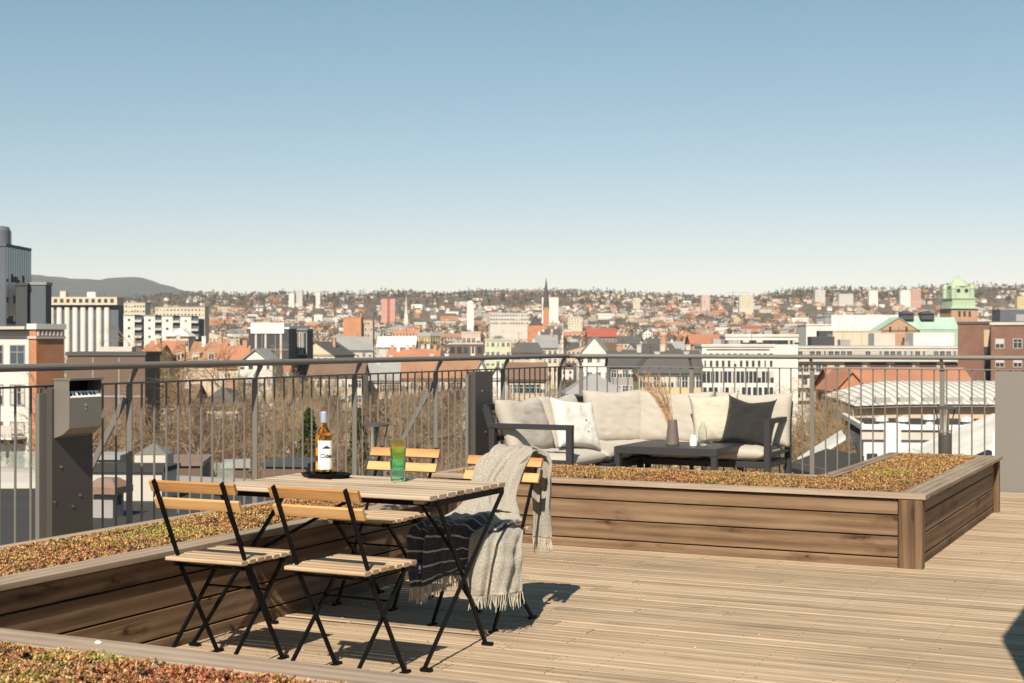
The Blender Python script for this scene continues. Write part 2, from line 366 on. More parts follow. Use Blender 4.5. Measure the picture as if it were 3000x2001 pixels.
# left planter, along the railing: x -5.03..-4.25, y 3.6..8.0
planter('long planter box beside the folding table, running along the left railing', -5.03, -4.25, 3.6, 8.0,
        [(-4.30, 7.94, .10, .115)], [((-4.265, 3.6), (-4.265, 7.9), (1, 0)), ((-5.0, 7.97), (-4.29, 7.97), (0, 1))], None,
        [((-4.295, 3.58), (-4.295, 8.02), .14), ((-5.0, 3.58), (-5.0, 8.02), .06), ((-4.97, 7.96), (-4.366, 7.96), .12)])
sedum('red and green sedum filling the long planter by the left railing', [(-4.98, -4.35, 3.0, 7.92)], 3, 5000,
      [(-4.7, 5.75, .35, 'green', 1.6), (-4.6, 6.6, .3, 'green', .5), (-4.8, 4.9, .4, 'gold', .6), (-4.55, 5.0, .3, 'red', .5), (-4.7, 7.2, .6, 'red', .35)])
soil('soil under the sedum of the left planter', -4.98, -4.35, 3.0, 7.92)
# near planter, bottom left of the picture: y 2.3..3.58
planter('planter box nearest the camera with a weathered cap board', -5.03, -1.45, 2.3, 3.58, [(-1.5, 3.53, .115, .1)],
        [((-4.24, 3.565), (-1.56, 3.565), (0, 1))], None,
        [((-4.225, 3.495), (-1.43, 3.495), .17), ((-1.50, 2.3), (-1.50, 3.408), .14)])
sedum('clumps of red and yellow green sedum in the nearest planter', [(-4.4, -1.6, 2.55, 3.415)], 11, 6000,
      [(-2.95, 3.38, .10, 'green', 3.0), (-3.1, 3.3, .12, 'green', 1.6), (-3.3, 3.0, .3, 'gold', .7), (-2.55, 3.25, .35, 'red', 1.8), (-3.6, 3.3, .15, 'red', 1.2), (-3.0, 2.95, .2, 'green', .7)], .042)
soil('soil under the sedum of the nearest planter', -4.4, -1.57, 2.4, 3.46)
# right planter, L shaped: front arm y 9.1..10.17 x -5.05..-1.66, right arm x -2.48..-1.66 to y 12.5
planter('L shaped planter box with knotty boards in front of the sofa', -5.05, -1.66, 9.1, 12.5,
        [(-1.722, 9.135, .145, .09), (-1.672, 12.45, .05, .075), (-4.97, 9.135, .145, .09)],
        [((-4.9, 9.115), (-1.80, 9.115), (0, -1)), ((-1.685, 9.18), (-1.685, 12.41), (1, 0)), ((-2.5, 12.45), (-1.72, 12.45), (0, 1)), ((-5.04, 9.2), (-5.04, 10.15), (-1, 0))], None,
        [((-5.07, 9.155), (-1.63, 9.155), .13), ((-1.715, 9.2215), (-1.715, 12.52), .17), ((-5.07, 10.15), (-2.545, 10.15), .06), ((-2.48, 10.12), (-2.48, 12.52), .12), ((-2.417, 12.46), (-1.803, 12.46), .12), ((-5.03, 9.222), (-5.03, 10.118), .08)])
sedum('orange red sedum filling the L shaped planter before the sofa', [(-4.98, -1.80, 9.22, 10.10), (-2.41, -1.80, 10.10, 12.39)], 5, 3600,
      [(-2.25, 10.6, .5, 'green', .6), (-2.1, 10.3, .22, 'green', 1.0), (-3.9, 9.6, .3, 'green', .8), (-3.0, 9.7, .5, 'green', .5), (-3.4, 9.5, .5, 'red', .8), (-2.0, 11.6, .8, 'gold', .6)], .036)
soil('soil under the sedum of the L shaped planter', -4.98, -1.80, 9.22, 10.10)
soil('soil under the sedum of the right planter arm', -2.41, -1.80, 10.10, 12.39)
# small stone left on the near cap board
m = MB(); m.lathe([(.001, 0), (.011, .001), (.013, .005), (.008, .010), (.001, .012)], (0, 0, 0), 7); o = m.build('pebble', 'candle', loc=(-3.12, 3.52, .4505)); o.scale = (1, .7, .8)
tag(o, 'small pale pebble lying on the cap board of the nearest planter', 'pebble')

# ---------------- railing: two runs, one thing
t = thing('railing', 'grey steel railing with round handrail running round the terrace edge', 'railing', (-6.2, 14.2, 0))
def loc_(p): return (p[0] + 6.2, p[1] - 14.2, p[2])
m = MB(); hx, hy = -6.17, 14.15
arc = [(hx + .12 - .12 * math.cos(a), hy - .12 + .12 * math.sin(a), 1.23) for a in [k * math.pi / 2 / 8 for k in range(9)]]
m.tube([loc_(p) for p in [(hx, -1.0, 1.23), (hx, 4, 1.23), (hx, 9, 1.23), (hx, hy - .14, 1.23)] + arc + [(hx + .14, hy, 1.23), (-3, hy, 1.23), (3.6, hy, 1.23)]], .0225, 14); m.build('handrail', 'steel_grey', t)
BX, BY = -6.222, 14.202
m = MB(); m.bar(loc_((BX, -1, 1.118)), loc_((BX, BY + .02, 1.118)), .035, .012, .002); m.bar(loc_((BX - .0175, BY, 1.118)), loc_((3.6, BY, 1.118)), .035, .012, .002); m.build('top_rail', 'steel_grey', t)
m = MB(); m.bar(loc_((BX, -1, .02)), loc_((BX, BY + .02, .02)), .035, .012, .002); m.bar(loc_((BX + .02, BY, .02)), loc_((3.6, BY, .02)), .035, .012, .002); m.build('bottom_rail', 'steel_grey', t)
postY = [7.31 + 1.335 * k for k in range(-5, 5)] + [13.985]
postX = [-6.1 + .02, -4.865, -3.63, -2.395, -1.16, .075, 1.31, 2.545]
for py in postY:
    m = MB(); m.bar(loc_((BX - .005, py, -.05)), loc_((BX - .005, py, 1.112)), .012, .045, .0015, up=(1, 0, 0)); m.bar(loc_((BX - .004, py, 1.124)), loc_((hx - .001, py, 1.212)), .010, .034, .0015, up=(1, 0, 0)); m.build('post', 'steel_grey', t)
for px in postX:
    m = MB(); m.bar(loc_((px, BY + .005, -.05)), loc_((px, BY + .005, 1.112)), .045, .012, .0015, up=(1, 0, 0)) if False else m.bar(loc_((px, BY + .005, -.05)), loc_((px, BY + .005, 1.112)), .045, .012, .0015, up=(0, 1, 0)).__class__
    m.bar(loc_((px, BY + .004, 1.124)), loc_((px, hy + .001, 1.212)), .030, .010, .0015, up=(0, 1, 0)); m.build('post', 'steel_grey', t)
bal = MB(); bal.tube([(0, 0, .026), (0, 0, 1.112)], .0075, 6); bal0 = bal.build('baluster', 'steel_grey', t)
first = True; nb = 0
def put(x, y):
    global first, nb
    if first: o = bal0; first = False
    else: o = bal0.copy(); COL.objects.link(o); o.parent = t
    o.location = loc_((x, y, 0)); nb += 1
rest = MB(); cand = []
yy = 6.21 - .1213 * 40
for k in range(120):
    y_ = yy + k * .1213
    if y_ > 14.1: break
    if min(abs(y_ - p) for p in postY) < .03: continue
    cand.append((BX, y_))
xx = -6.1
for k in range(1, 90):
    x_ = -6.125 + k * .1143
    if min(abs(x_ - p) for p in postX) < .03: continue
    cand.append((x_, BY))
def vis(p):
    xc = p[0] * CT + p[1] * ST; zc = -p[0] * ST + p[1] * CT
    return zc > 0 and abs(xc / zc) < .36
shown = sorted([p for p in cand if vis(p)], key=lambda p: math.hypot(*p))[:100]
for p in shown: put(*p)
for p in cand:
    if p not in shown: rest.tube([loc_((p[0], p[1], .026)), loc_((p[0], p[1], 1.112))], .0065, 6)
tag(rest.build('balusters', 'steel_grey', t), kind='stuff')
# slanting outer struts
for py, dx, z1 in ((7.31, .43, .70), (11.33, .42, .66)):
    m = MB(); m.bar(loc_((BX - .03, py - .012, 1.02)), loc_((BX - dx - .12, py - .012, .18)), .012, .042, .0015, up=(1, 0, 0)); m.build('strut', 'steel_grey', t)

# ---------------- dark metal cabinets in the railing line
def cabinet(label, y0, y1, bolts):
    t = thing('metal_cabinet', label, 'cabinet', (-6.15, (y0 + y1) / 2, -.05), group='dark metal cabinets in the left railing')
    m = MB(); m.box((-.045, -(y1 - y0) / 2, 0), (.045, (y1 - y0) / 2, 1.155)); shade_bevel(m.build('housing', 'panel_dark', t), .004)
    m = MB(); m.box((-.03, -(y1 - y0) / 2 - .055, 0), (-.0, -(y1 - y0) / 2 - .002, 1.13)); shade_bevel(m.build('lit_side', 'steel_grey', t), .003)  # paler steel puts the sunlit look of the end face into the colour
    for (dy, z) in bolts:
        m = MB(); m.tube([(.044, dy, z), (.051, dy, z)], .007, 10); m.build('bolt', 'rivet', t)
    return t
cabinet('dark metal cabinet below the stainless ash box, at left', 6.50, 6.84, [(-.10, .70), (-.15, .50), (.0, .46), (.06, .52)])
cabinet('dark metal cabinet in the railing left of the sofa', 11.84, 12.19, [(-.05, .98), (.03, .60)])
# ash box
t = thing('ash_box', 'stainless wall ash box with open mouth, fixed on the dark cabinet', 'ash box', (-6.104, 6.65, .82))
m = MB()
yw, d, Hh = .135, .115, .34
prof = [(0, .0), (d * .55, .02), (d, .06), (d, .235), (0, .235)]          # side profile (x,z) with sloping underside, mouth above
m.face([(0, -yw, 0), (d * .55, -yw, .02), (d, -yw, .06), (d, -yw, .334), (0, -yw, .334)][::1]); m.face([(0, yw, 0), (0, yw, .334), (d, yw, .334), (d, yw, .06), (d * .55, yw, .02)])
for a, c_ in zip(prof[:-2], prof[1:-1]): m.face([(a[0], -yw, a[1]), (a[0], yw, a[1]), (c_[0], yw, c_[1]), (c_[0], -yw, c_[1])])
m.face([(0, -yw, 0), (0, -yw, .34), (0, yw, .34), (0, yw, 0)]); o = m.build('body', 'stainless', t, weld=True)
m = MB(); m.box((0.0, -yw - .004, .335), (d + .012, yw + .004, .347)); m.build('lid', 'steel_grey', t)
m = MB(); m.face([(.012, -yw + .004, .228), (d - .004, -yw + .004, .228), (d - .004, yw - .004, .228), (.012, yw - .004, .228)]); m.build('tray', 'white_paint', t)
m = MB()
for k in range(9): 
    yy = random.uniform(-.1, .1); xx = random.uniform(.04, .09); m.tube([(xx, yy, .233), (xx + random.uniform(-.02, .02), yy + random.uniform(-.03, .03), .236 + random.uniform(0, .02))], .006, 6)
m.build('cigarette_ends', 'black_metal', t)
m = MB(); m.face([(d, -yw + .001, .2352), (d, yw - .001, .2352), (d - .022, yw - .001, .272), (d - .022, -yw + .001, .272)]); m.build('lip', 'white_paint', t)
m = MB()
for k in range(7):
    y_ = -.115 + k * .034 + random.uniform(-.006, .006); m.face([(d - .006, y_ - .012, .2475), (d - .006, y_ + .010, .2475), (d - .0205, y_ + random.uniform(-.006, .006), .2725)])
m.build('lip_marks', 'black_metal', t)
m = MB(); m.box((.006, -yw + .004, .229), (.010, yw - .004, .334)); m.build('back_plate', 'black_metal', t)
m = MB(); m.tube([(d - .001, 0, .19), (d + .004, 0, .19)], .008, 12); m.tube([(d - .001, 0, .165), (d + .003, 0, .165)], .005, 10); m.build('lock', 'rivet', t)
# the long grey panel at the right end of the railing
t = thing('wall_panel', 'plain grey metal wall panel at the right end of the railing', 'wall panel', (-1.9, 14.1, 0))
m = MB(); m.box((.0, -.03, .0), (3.9, .05, 1.105)); shade_bevel(m.build('sheet', 'panel_grey', t), .004)
m = MB(); m.box((-.028, -.01, .0), (-.003, .03, .55)); m.build('lit_edge_strip', 'white_paint', t)  # white strip stands in for the sunlit roof beyond and the panel edge

# ---------------- bollard lights
def bollard(label, x, y):
    t = thing('bollard_light', label, 'bollard light', (x, y, 0), group='bollard lights on the terrace')
    m = MB(); m.lathe([(.0, .0), (.056, .0), (.056, .60), (.050, .612), (.0, .612)], n=20); m.build('pole', 'panel_dark', t)
    m = MB(); m.lathe([(.034, .61), (.034, .70), (.034, .80), (.034, .81)], n=20); m.build('lens', 'frost_glass', t)
    m = MB(); m.lathe([(.0, .835), (.06, .835), (.094, .826), (.094, .812), (.0, .812)], n=28); m.build('cap', 'panel_dark', t)
    for k in range(4):
        a = k * math.pi / 2 + .5; m = MB(); m.tube([(.052 * math.cos(a), .052 * math.sin(a), .60), (.062 * math.cos(a), .062 * math.sin(a), .72), (.084 * math.cos(a), .084 * math.sin(a), .813)], .005, 6); m.build('stay', 'panel_dark', t)
m_, n_, b_ = newmat('frost_glass'); b_.inputs['Base Color'].default_value = (.9, .9, .88, 1); b_.inputs['Roughness'].default_value = .12; b_.inputs['Transmission Weight'].default_value = .95; b_.inputs['IOR'].default_value = 1.15
bollard('bollard light behind the right arm of the L shaped planter', -2.12, 12.72)
bollard('bollard light by the left railing behind the folding chairs', -5.13, 8.48)

# unseen cabinet shape added just outside the picture on the right: its corner throws the shadow at the right edge
t = thing('shadow_caster', 'tall grey storage cabinet standing on the deck at the right', 'cabinet', (-.345, 4.70, 0))
m = MB(); m.box((0, 0, .04), (.75, 1.7, 2.24)); shade_bevel(m.build('housing', 'panel_grey', t), .004)
m = MB(); m.box((0, 0, 2.243), (.77, 1.72, 2.30)); m.build('lid', 'steel_grey', t)
for k in (0, 1):
    m = MB(); m.box((-.018, .04 + k * .82, .10), (-.002, .84 + k * .82, 2.18)); d_ = m.build('door', 'panel_grey', t)
    m = MB(); m.tube([(-.05, .78 + k * .14, 1.0), (-.05, .78 + k * .14, 1.16)], .008, 8); m.build('handle', 'rivet', d_)
# ================================================================ FURNITURE
def make_chair(label):
    t = thing('folding_chair', label, 'chair', group='wood and black steel folding chairs round the table')
    m = MB()
    for z0, y0 in ((.776, -.221), (.702, -.187)):
        n_ = Vector((0, .37, .93)); c = Vector((0, y0 + .014, z0))
        pr = [(.0075, -.024), (.0075, .021), (.004, .0245), (-.004, .0245), (-.0075, .021), (-.0075, -.024)]
        m.prism(pr, c + Vector((-.215, 0, 0)), c + Vector((.215, 0, 0)), up=(0, -.42, .907))
    bk = m.build('backrest', 'acacia', t)
    m = MB()
    for sx in (-1, 1):
        for z0, y0 in ((.789, -.232), (.765, -.221), (.714, -.197), (.690, -.186)):
            m.tube([(sx * .172, y0 - .006, z0 - .002), (sx * .172, y0 - .0095, z0 - .0035)], .0046, 8)
    m.build('rivets', 'rivet', bk)
    m = MB()
    for k in range(7):
        y = -.115 + k * .0585
        m.bar((-.195, y, .459 + .002 * math.sin(k)), (.195, y, .459 + .002 * math.sin(k)), .046, .017, .004)
    m.build('seat', 'seat_wood', t)
    m = MB()
    for sx in (-1, 1): m.bar((sx * .150, -.135, .440), (sx * .150, .262, .440), .012, .020, .001)
    m.bar((-.150, -.10, .434), (.150, -.10, .434), .012, .008, .001); m.bar((-.150, .235, .434), (.150, .235, .434), .012, .008, .001)
    m.build('seat_frame', 'black_metal', t)
    for sx in (-1, 1):
        m = MB(); P = [(-.245, .803), (-.075, .455), (-.055, .41), (.195, .012)]
        for a, c in zip(P[:-1], P[1:]): m.bar((sx * .172, a[0], a[1]), (sx * .172, c[0], c[1]), .009, .021, .001, up=(0, 1, 0))
        for a in P[1:3]: m.tube([(sx * .1765, a[0], a[1]), (sx * .1675, a[0], a[1])], .012, 10)
        l = m.build('upright', 'black_metal', t)
        m = MB(); m.bar((sx * .172, .17, .006), (sx * .172, .235, .006), .02, .012, .003); m.build('foot', 'black_metal', l)
        m = MB(); m.bar((sx * .160, .225, .436), (sx * .160, -.200, .012), .009, .020, .001, up=(0, 1, 0)); m.tube([(sx * .166, .225, .436), (sx * .14, .225, .436)], .009, 8); l = m.build('leg', 'black_metal', t)
        m = MB(); m.bar((sx * .160, -.175, .006), (sx * .160, -.235, .006), .02, .012, .003); m.build('foot', 'black_metal', l)
    m = MB(); m.tube([(-.16, .105, .315), (.16, .105, .315)], .005, 8); m.build('crossbar', 'black_metal', t); m = MB(); m.tube([(-.172, -.062, .425), (.172, -.062, .425)], .006, 8)
    m.build('crossbar', 'black_metal', t)
    return t
ch = make_chair('left folding chair of the near pair, seen from behind')
ch.location = (-3.855, 5.12, 0); ch.rotation_euler = (0, 0, R(1))
for lab, x, y, rz in (('right folding chair of the near pair, seen from behind', -3.245, 5.115, -1.5),
                      ('far folding chair with bare backrest, facing the camera behind the green glasses', -4.015, 6.74, 179),
                      ('folding chair draped with the grey wool blanket', -3.285, 6.46, 176)):
    c = copy_tree(ch); c.location = (x, y, 0); c.rotation_euler = (0, 0, R(rz)); c['label'] = lab

# folding table: centre (-3.6, 5.85), 1.2 x 0.72
t = thing('folding_table', 'rectangular slatted wooden table on crossed black steel legs', 'table', (-3.615, 5.85, 0))
m = MB()
for k in range(9):
    y = -.33 + k * .0825
    m.bar((-.575, y, .709), (.568, y, .709), .070, .020, .004)
for sx in (-.5, 0, .5): m.bar((sx, -.34, .690), (sx, .34, .690), .05, .016, .003)
m.build('tabletop', 'table_wood', t)
m = MB()
for sx in (-1, 1): m.bar((sx * .562, -.352, .684), (sx * .562, .352, .684), .012, .026, .001)
for sy in (-1, 1): m.bar((-.556, sy * .30, .682), (.556, sy * .30, .682), .012, .022, .001)
m.build('frame', 'black_metal', t)
for sx, off in ((1, 0), (-1, 0)):
    for (y0, y1, dx) in ((.30, -.47, .0), (-.30, .12, -.012)):
        m = MB(); m.bar((sx * (.585 + dx), y0, .682), (sx * (.60 + dx), y1, .010), .010, .021, .001, up=(0, 1, 0)); l = m.build('leg', 'black_metal', t)
        m = MB(); e = .045 if y1 < 0 else .045; m.bar((sx * (.60 + dx) - .014, y1, .008), (sx * (.60 + dx) + .035, y1, .008), .028, .016, .004); m.build('foot', 'black_metal', l)
m = MB(); m.tube([(-.59, -.082, .35), (.575, -.082, .35)], .006, 8)
for sx in (-1, 1): m.bar((sx * .10, .28, .676), (sx * .585, -.06, .36), .008, .016, .001)
m.build('brace', 'black_metal', t)

# tray, bottle, glasses
m = MB(); 
def tray_prof(k, r, z): return None
t = thing('serving_tray', 'black eight sided tray under the amber bottle', 'tray', (-3.93, 6.04, .7195))
n = 8; ro, ri = .135, .115
def ring(r, z, sq=.72): return [(r * math.cos(2 * math.pi * (k + .5) / n), sq * r * math.sin(2 * math.pi * (k + .5) / n), z) for k in range(n)]
m = MB(); A, B, C_, D_ = ring(ri, 0), ring(ro, .022), ring(ro - .005, .022), ring(ri - .003, .005)
m.face(A[::-1]); m.face(D_)
for P, Q in ((A, B), (B, C_), (C_, D_)):
    for k in range(n): m.face([P[k], P[(k + 1) % n], Q[(k + 1) % n], Q[k]])
m.build('dish', 'black_metal', t)
def glassmat(name, col, rough=.03, ior=1.45, trans=1.0):
    m, n, b = newmat(name); b.inputs['Base Color'].default_value = (*col, 1); b.inputs['Roughness'].default_value = rough
    b.inputs['IOR'].default_value = ior; b.inputs['Transmission Weight'].default_value = trans; return m
glassmat('clear_glass', (.97, .98, .97)); glassmat('amber_liquid', (.98, .60, .14), .02, 1.33); glassmat('green_glass', (.60, .93, .76), .12, 1.22)
glassmat('yellow_glass', (.97, .95, .60), .12, 1.22); pm('foil_blue', (.35, .42, .52), .45, .1, 6, metal=.3); pm('label_paper', (.80, .78, .73), .7, .03, 10); pm('ink_dark', (.03, .035, .045), .6, .05, 5)
t = thing('cider_bottle', 'tall amber cider bottle with white label standing on the tray', 'bottle', (-3.95, 6.05, .7245))
out = [(.0, 0), (.038, .0), (.042, .006), (.042, .185), (.040, .200), (.030, .218), (.019, .236), (.0155, .256), (.0145, .290), (.016, .292), (.016, .305), (.0, .305)]
m = MB(); m.lathe(out, n=36); m.build('glass', 'amber_liquid', t)
m = MB(); m.lathe([(.0165, .262), (.0165, .310), (.014, .314), (.0, .314)], n=24); m.lathe([(.0165, .262), (.0, .262)], n=24); m.build('foil_cap', 'foil_blue', t)
# label wrapped round the camera side
lab = MB(); ca = math.atan2(-6.05, 3.95) + .30; NL = 18; rl = .0427
G = [[(rl * math.cos(ca + a), rl * math.sin(ca + a), z) for z in (.036, .175)] for a in [(-1.0 + 2.0 * k / NL) for k in range(NL + 1)]]
lab.grid(G); o = lab.build('paper_label', 'label_paper', t)
def wrap_text(body, size, z, radius, a0, mat, parent, name, off=0.0):
    cu = bpy.data.curves.new(name, 'FONT'); cu.body = body; cu.size = size; cu.align_x = 'CENTER'; cu.resolution_u = 3; cu.offset = .0009
    ob = bpy.data.objects.new(name, cu); COL.objects.link(ob); bpy.context.view_layer.update(); dg = bpy.context.evaluated_depsgraph_get()
    me = bpy.data.meshes.new_from_object(ob.evaluated_get(dg)); COL.objects.unlink(ob); bpy.data.objects.remove(ob)
    for v in me.vertices:
        a = a0 + (v.co.x + off) / radius; zz = v.co.y
        v.co = (radius * math.cos(a), radius * math.sin(a), z + zz)
    me.materials.clear(); me.materials.append(MATS[mat]); o2 = bpy.data.objects.new(name, me); COL.objects.link(o2); o2.parent = parent; return o2
wrap_text('Cider', .028, .092, .0438, ca + .04, 'ink_dark', t, 'lettering')
em = MB()      # dark hill emblem above the word
def lp(a, z): return (.0432 * math.cos(ca + a / .0432), .0432 * math.sin(ca + a / .0432), z)
for k in range(10):
    a, c_ = -.020 + k * .004, -.020 + (k + 1) * .004
    hgt = lambda q: .014 * max(0, 1 - abs(q) / .022) ** .8
    em.face([lp(a, .136), lp(c_, .136), lp(c_, .1375 + hgt(c_)), lp(a, .1375 + hgt(a))])
em.build('emblem', 'ink_dark', t)
for k, (mt, z0, lb, sc) in enumerate((('green_glass', .0, 'green ribbed tumbler at the bottom of the glass stack', 1.0), ('green_glass', .058, 'middle green tumbler of the stack of glasses', 1.0), ('yellow_glass', .098, 'yellow green tumbler on top of the stack of glasses', 1.0))):
    t = thing('tumbler', lb, 'glass', (-3.51 + .001 * k, 6.01, .7195 + z0), group='stacked glass tumblers')
    m = MB(); H_ = .10
    pro = [(.0, 0), (.031, 0), (.0335, .004), (.034, .05), (.0375, H_), (.0352, H_), (.0315, .05), (.030, .010), (.0, .010)]
    m.lathe(pro, n=48, flute=.018, nf=12); m.build('cup', mt, t)

# ---------------- throw blanket over the chair
def blanket_mat():
    m, n, b = newmat('wool_throw'); L = n.links
    uv = n.nodes.new('ShaderNodeUVMap'); uv.uv_map = 'UVMap'; sp = n.nodes.new('ShaderNodeSeparateXYZ'); L.new(uv.outputs[0], sp.inputs[0])
    no = n.nodes.new('ShaderNodeTexNoise'); no.inputs['Scale'].default_value = 90; no.inputs['Detail'].default_value = 6; L.new(uv.outputs[0], no.inputs['Vector'])
    lg = ramp(n, [(.3, (.21, .19, .16)), (.7, (.38, .35, .295))]); L.new(no.outputs[0], lg.inputs[0])
    dg = ramp(n, [(.3, (.025, .028, .035)), (.7, (.07, .075, .085))]); L.new(no.outputs[0], dg.inputs[0])
    ws = n.nodes.new('ShaderNodeTexNoise'); ws.inputs['Scale'].default_value = 9; L.new(uv.outputs[0], ws.inputs['Vector'])
    vv = math_(n, 'ADD', sp.outputs[1], math_(n, 'MULTIPLY', ws.outputs[0], .012))
    fr = math_(n, 'FRACT', math_(n, 'DIVIDE', vv, .062)); line = math_(n, 'LESS_THAN', fr, .13)
    isd = math_(n, 'GREATER_THAN', vv, .50)
    m1 = n.nodes.new('ShaderNodeMix'); m1.data_type = 'RGBA'; L.new(line, m1.inputs[0]); L.new(dg.outputs[0], m1.inputs[6]); m1.inputs[7].default_value = (.46, .42, .34, 1)
    m2 = n.nodes.new('ShaderNodeMix'); m2.data_type = 'RGBA'; L.new(isd, m2.inputs[0]); L.new(lg.outputs[0], m2.inputs[6]); L.new(m1.outputs[2], m2.inputs[7])
    L.new(m2.outputs[2], b.inputs['Base Color']); b.inputs['Roughness'].default_value = .95; b.inputs['Specular IOR Level'].default_value = .1
    b.inputs['Sheen Weight'].default_value = .3
    bp = n.nodes.new('ShaderNodeBump'); bp.inputs['Strength'].default_value = .9; bp.inputs['Distance'].default_value = .004; L.new(no.outputs[0], bp.inputs['Height']); L.new(bp.outputs[0], b.inputs['Normal'])
blanket_mat(); pm('fringe_wool', (.42, .38, .31), .95, .15, 30); pm('tag_blue', (.02, .03, .12), .7, .1, 5)
def cr(p, t):
    n = len(p) - 1; k = min(int(t * n), n - 1); u = t * n - k
    P = [Vector(p[max(k - 1, 0)]), Vector(p[k]), Vector(p[k + 1]), Vector(p[min(k + 2, n)])]
    return .5 * ((2 * P[1]) + (-P[0] + P[2]) * u + (2 * P[0] - 5 * P[1] + 4 * P[2] - P[3]) * u * u + (-P[0] + 3 * P[1] - 3 * P[2] + P[3]) * u ** 3)
def sheet(mb, rows, nu=44, nv=70, amp=.012, waves=3.0, seed=1, v0=0.0, wscale=1.0, ampf=None):
    """rows of control points from top to bottom; returns the last row; v in metres down the sheet"""
    cols = len(rows[0]); G = []; U = []; acc = [v0] * (nu + 1); prevrow = None
    for i in range(nv + 1):
        t_ = i / nv; ctrl = [cr([r[j] for r in rows], t_) for j in range(cols)]
        row = [cr(ctrl, j / nu) for j in range(nu + 1)]; G.append(row)
    out = []
    for i in range(nv + 1):
        nr = []; ur = []
        for j in range(nu + 1):
            a = G[min(i + 1, nv)][j] - G[max(i - 1, 0)][j]; c = G[i][min(j + 1, nu)] - G[i][max(j - 1, 0)]
            nn = a.cross(c); nn = nn.normalized() if nn.length > 1e-9 else Vector((0, 0, 1))
            t_ = i / nv; A = amp * (ampf(t_) if ampf else 1)
            ph = waves * 2 * math.pi * j / nu + seed + .9 * math.sin(t_ * 3 + seed)
            q = G[i][j] + nn * (A * math.sin(ph) + .5 * A * math.sin(2.3 * ph + 1.3 + 4 * t_) + .012 * mnoise.noise(Vector((j * .12 * wscale, i * .09, seed))))
            nr.append(q)
            if i: acc[j] += (G[i][j] - G[i - 1][j]).length
            ur.append((j / nu * .5, sum(acc) / len(acc)))
        out.append(nr); U.append(ur)
    mb.grid(out, 0, U); return out
def fringe(mb, row, ln=.06, every=1, seed=0):
    for j in range(0, len(row), every):
        p = Vector(row[j]); q = p.copy(); pts = [q.copy()]; r = random.Random(seed * 97 + j); l = ln * r.uniform(.7, 1.15); sw = Vector((r.uniform(-.012, .012), r.uniform(-.008, .008), 0))
        for k in range(1, 5): pts.append(p + Vector((0, 0, -l * k / 4)) + sw * (k / 4) ** 1.5 + Vector((r.uniform(-.002, .002), r.uniform(-.002, .002), 0)))
        mb.tube(pts, [.0028, .0026, .003, .0026, .0012], 5)
t = thing('wool_throw', 'light grey wool throw with dark striped fringed end hung over a folding chair', 'blanket', (-3.2, 6.4, .45))
sh = Vector((-3.2, 6.4, .45))
def V_(x, y, z): return Vector((x, y, z)) - sh
bm_ = MB(); fr_ = MB()
# main fall: over the backrest, down across the seat, striped end hanging at the front
S1 = [[V_(-3.34, 6.80, .66), V_(-3.27, 6.81, .68), V_(-3.19, 6.80, .67), V_(-3.12, 6.79, .64)],
      [V_(-3.36, 6.76, .80), V_(-3.30, 6.765, .825), V_(-3.21, 6.76, .83), V_(-3.12, 6.745, .815)],
      [V_(-3.40, 6.66, .78), V_(-3.32, 6.66, .83), V_(-3.23, 6.65, .82), V_(-3.14, 6.64, .79)],
      [V_(-3.405, 6.59, .68), V_(-3.35, 6.565, .72), V_(-3.28, 6.56, .72), V_(-3.215, 6.58, .69)],
      [V_(-3.43, 6.53, .56), V_(-3.37, 6.50, .595), V_(-3.29, 6.495, .60), V_(-3.20, 6.52, .57)],
      [V_(-3.50, 6.43, .49), V_(-3.40, 6.40, .52), V_(-3.23, 6.41, .54), V_(-3.07, 6.44, .50)],
      [V_(-3.50, 6.25, .492), V_(-3.40, 6.22, .505), V_(-3.24, 6.23, .525), V_(-3.06, 6.27, .50)],
      [V_(-3.515, 6.14, .45), V_(-3.40, 6.125, .46), V_(-3.27, 6.13, .47), V_(-3.13, 6.15, .45)],
      [V_(-3.51, 6.12, .34), V_(-3.41, 6.105, .34), V_(-3.29, 6.125, .36), V_(-3.19, 6.15, .37)],
      [V_(-3.49, 6.12, .21), V_(-3.42, 6.11, .22), V_(-3.32, 6.125, .27), V_(-3.21, 6.15, .31)]]
e1 = sheet(bm_, S1, 56, 96, .011, 3.2, 1.0, -.26, ampf=lambda q: .5 + 1.1 * q)
fringe(fr_, e1[-1], .075, 1, 1)
# lighter fold: from the top down over the right edge of the seat, hanging at the front right
S2 = [[V_(-3.16, 6.34, .500), V_(-3.13, 6.35, .505), V_(-3.09, 6.38, .500), V_(-3.06, 6.42, .47)],
      [V_(-3.17, 6.24, .500), V_(-3.13, 6.25, .515), V_(-3.08, 6.30, .495), V_(-3.03, 6.38, .46)],
      [V_(-3.18, 6.12, .47), V_(-3.12, 6.13, .47), V_(-3.05, 6.20, .44), V_(-3.01, 6.32, .40)],
      [V_(-3.18, 6.09, .34), V_(-3.11, 6.095, .34), V_(-3.03, 6.17, .32), V_(-3.00, 6.30, .31)],
      [V_(-3.17, 6.08, .20), V_(-3.11, 6.085, .20), V_(-3.03, 6.15, .20), V_(-2.995, 6.27, .20)]]
e2 = sheet(bm_, S2, 40, 84, .009, 2.4, 4.0, -2.0, ampf=lambda q: .5 + q)
fringe(fr_, e2[-1], .07, 1, 2)
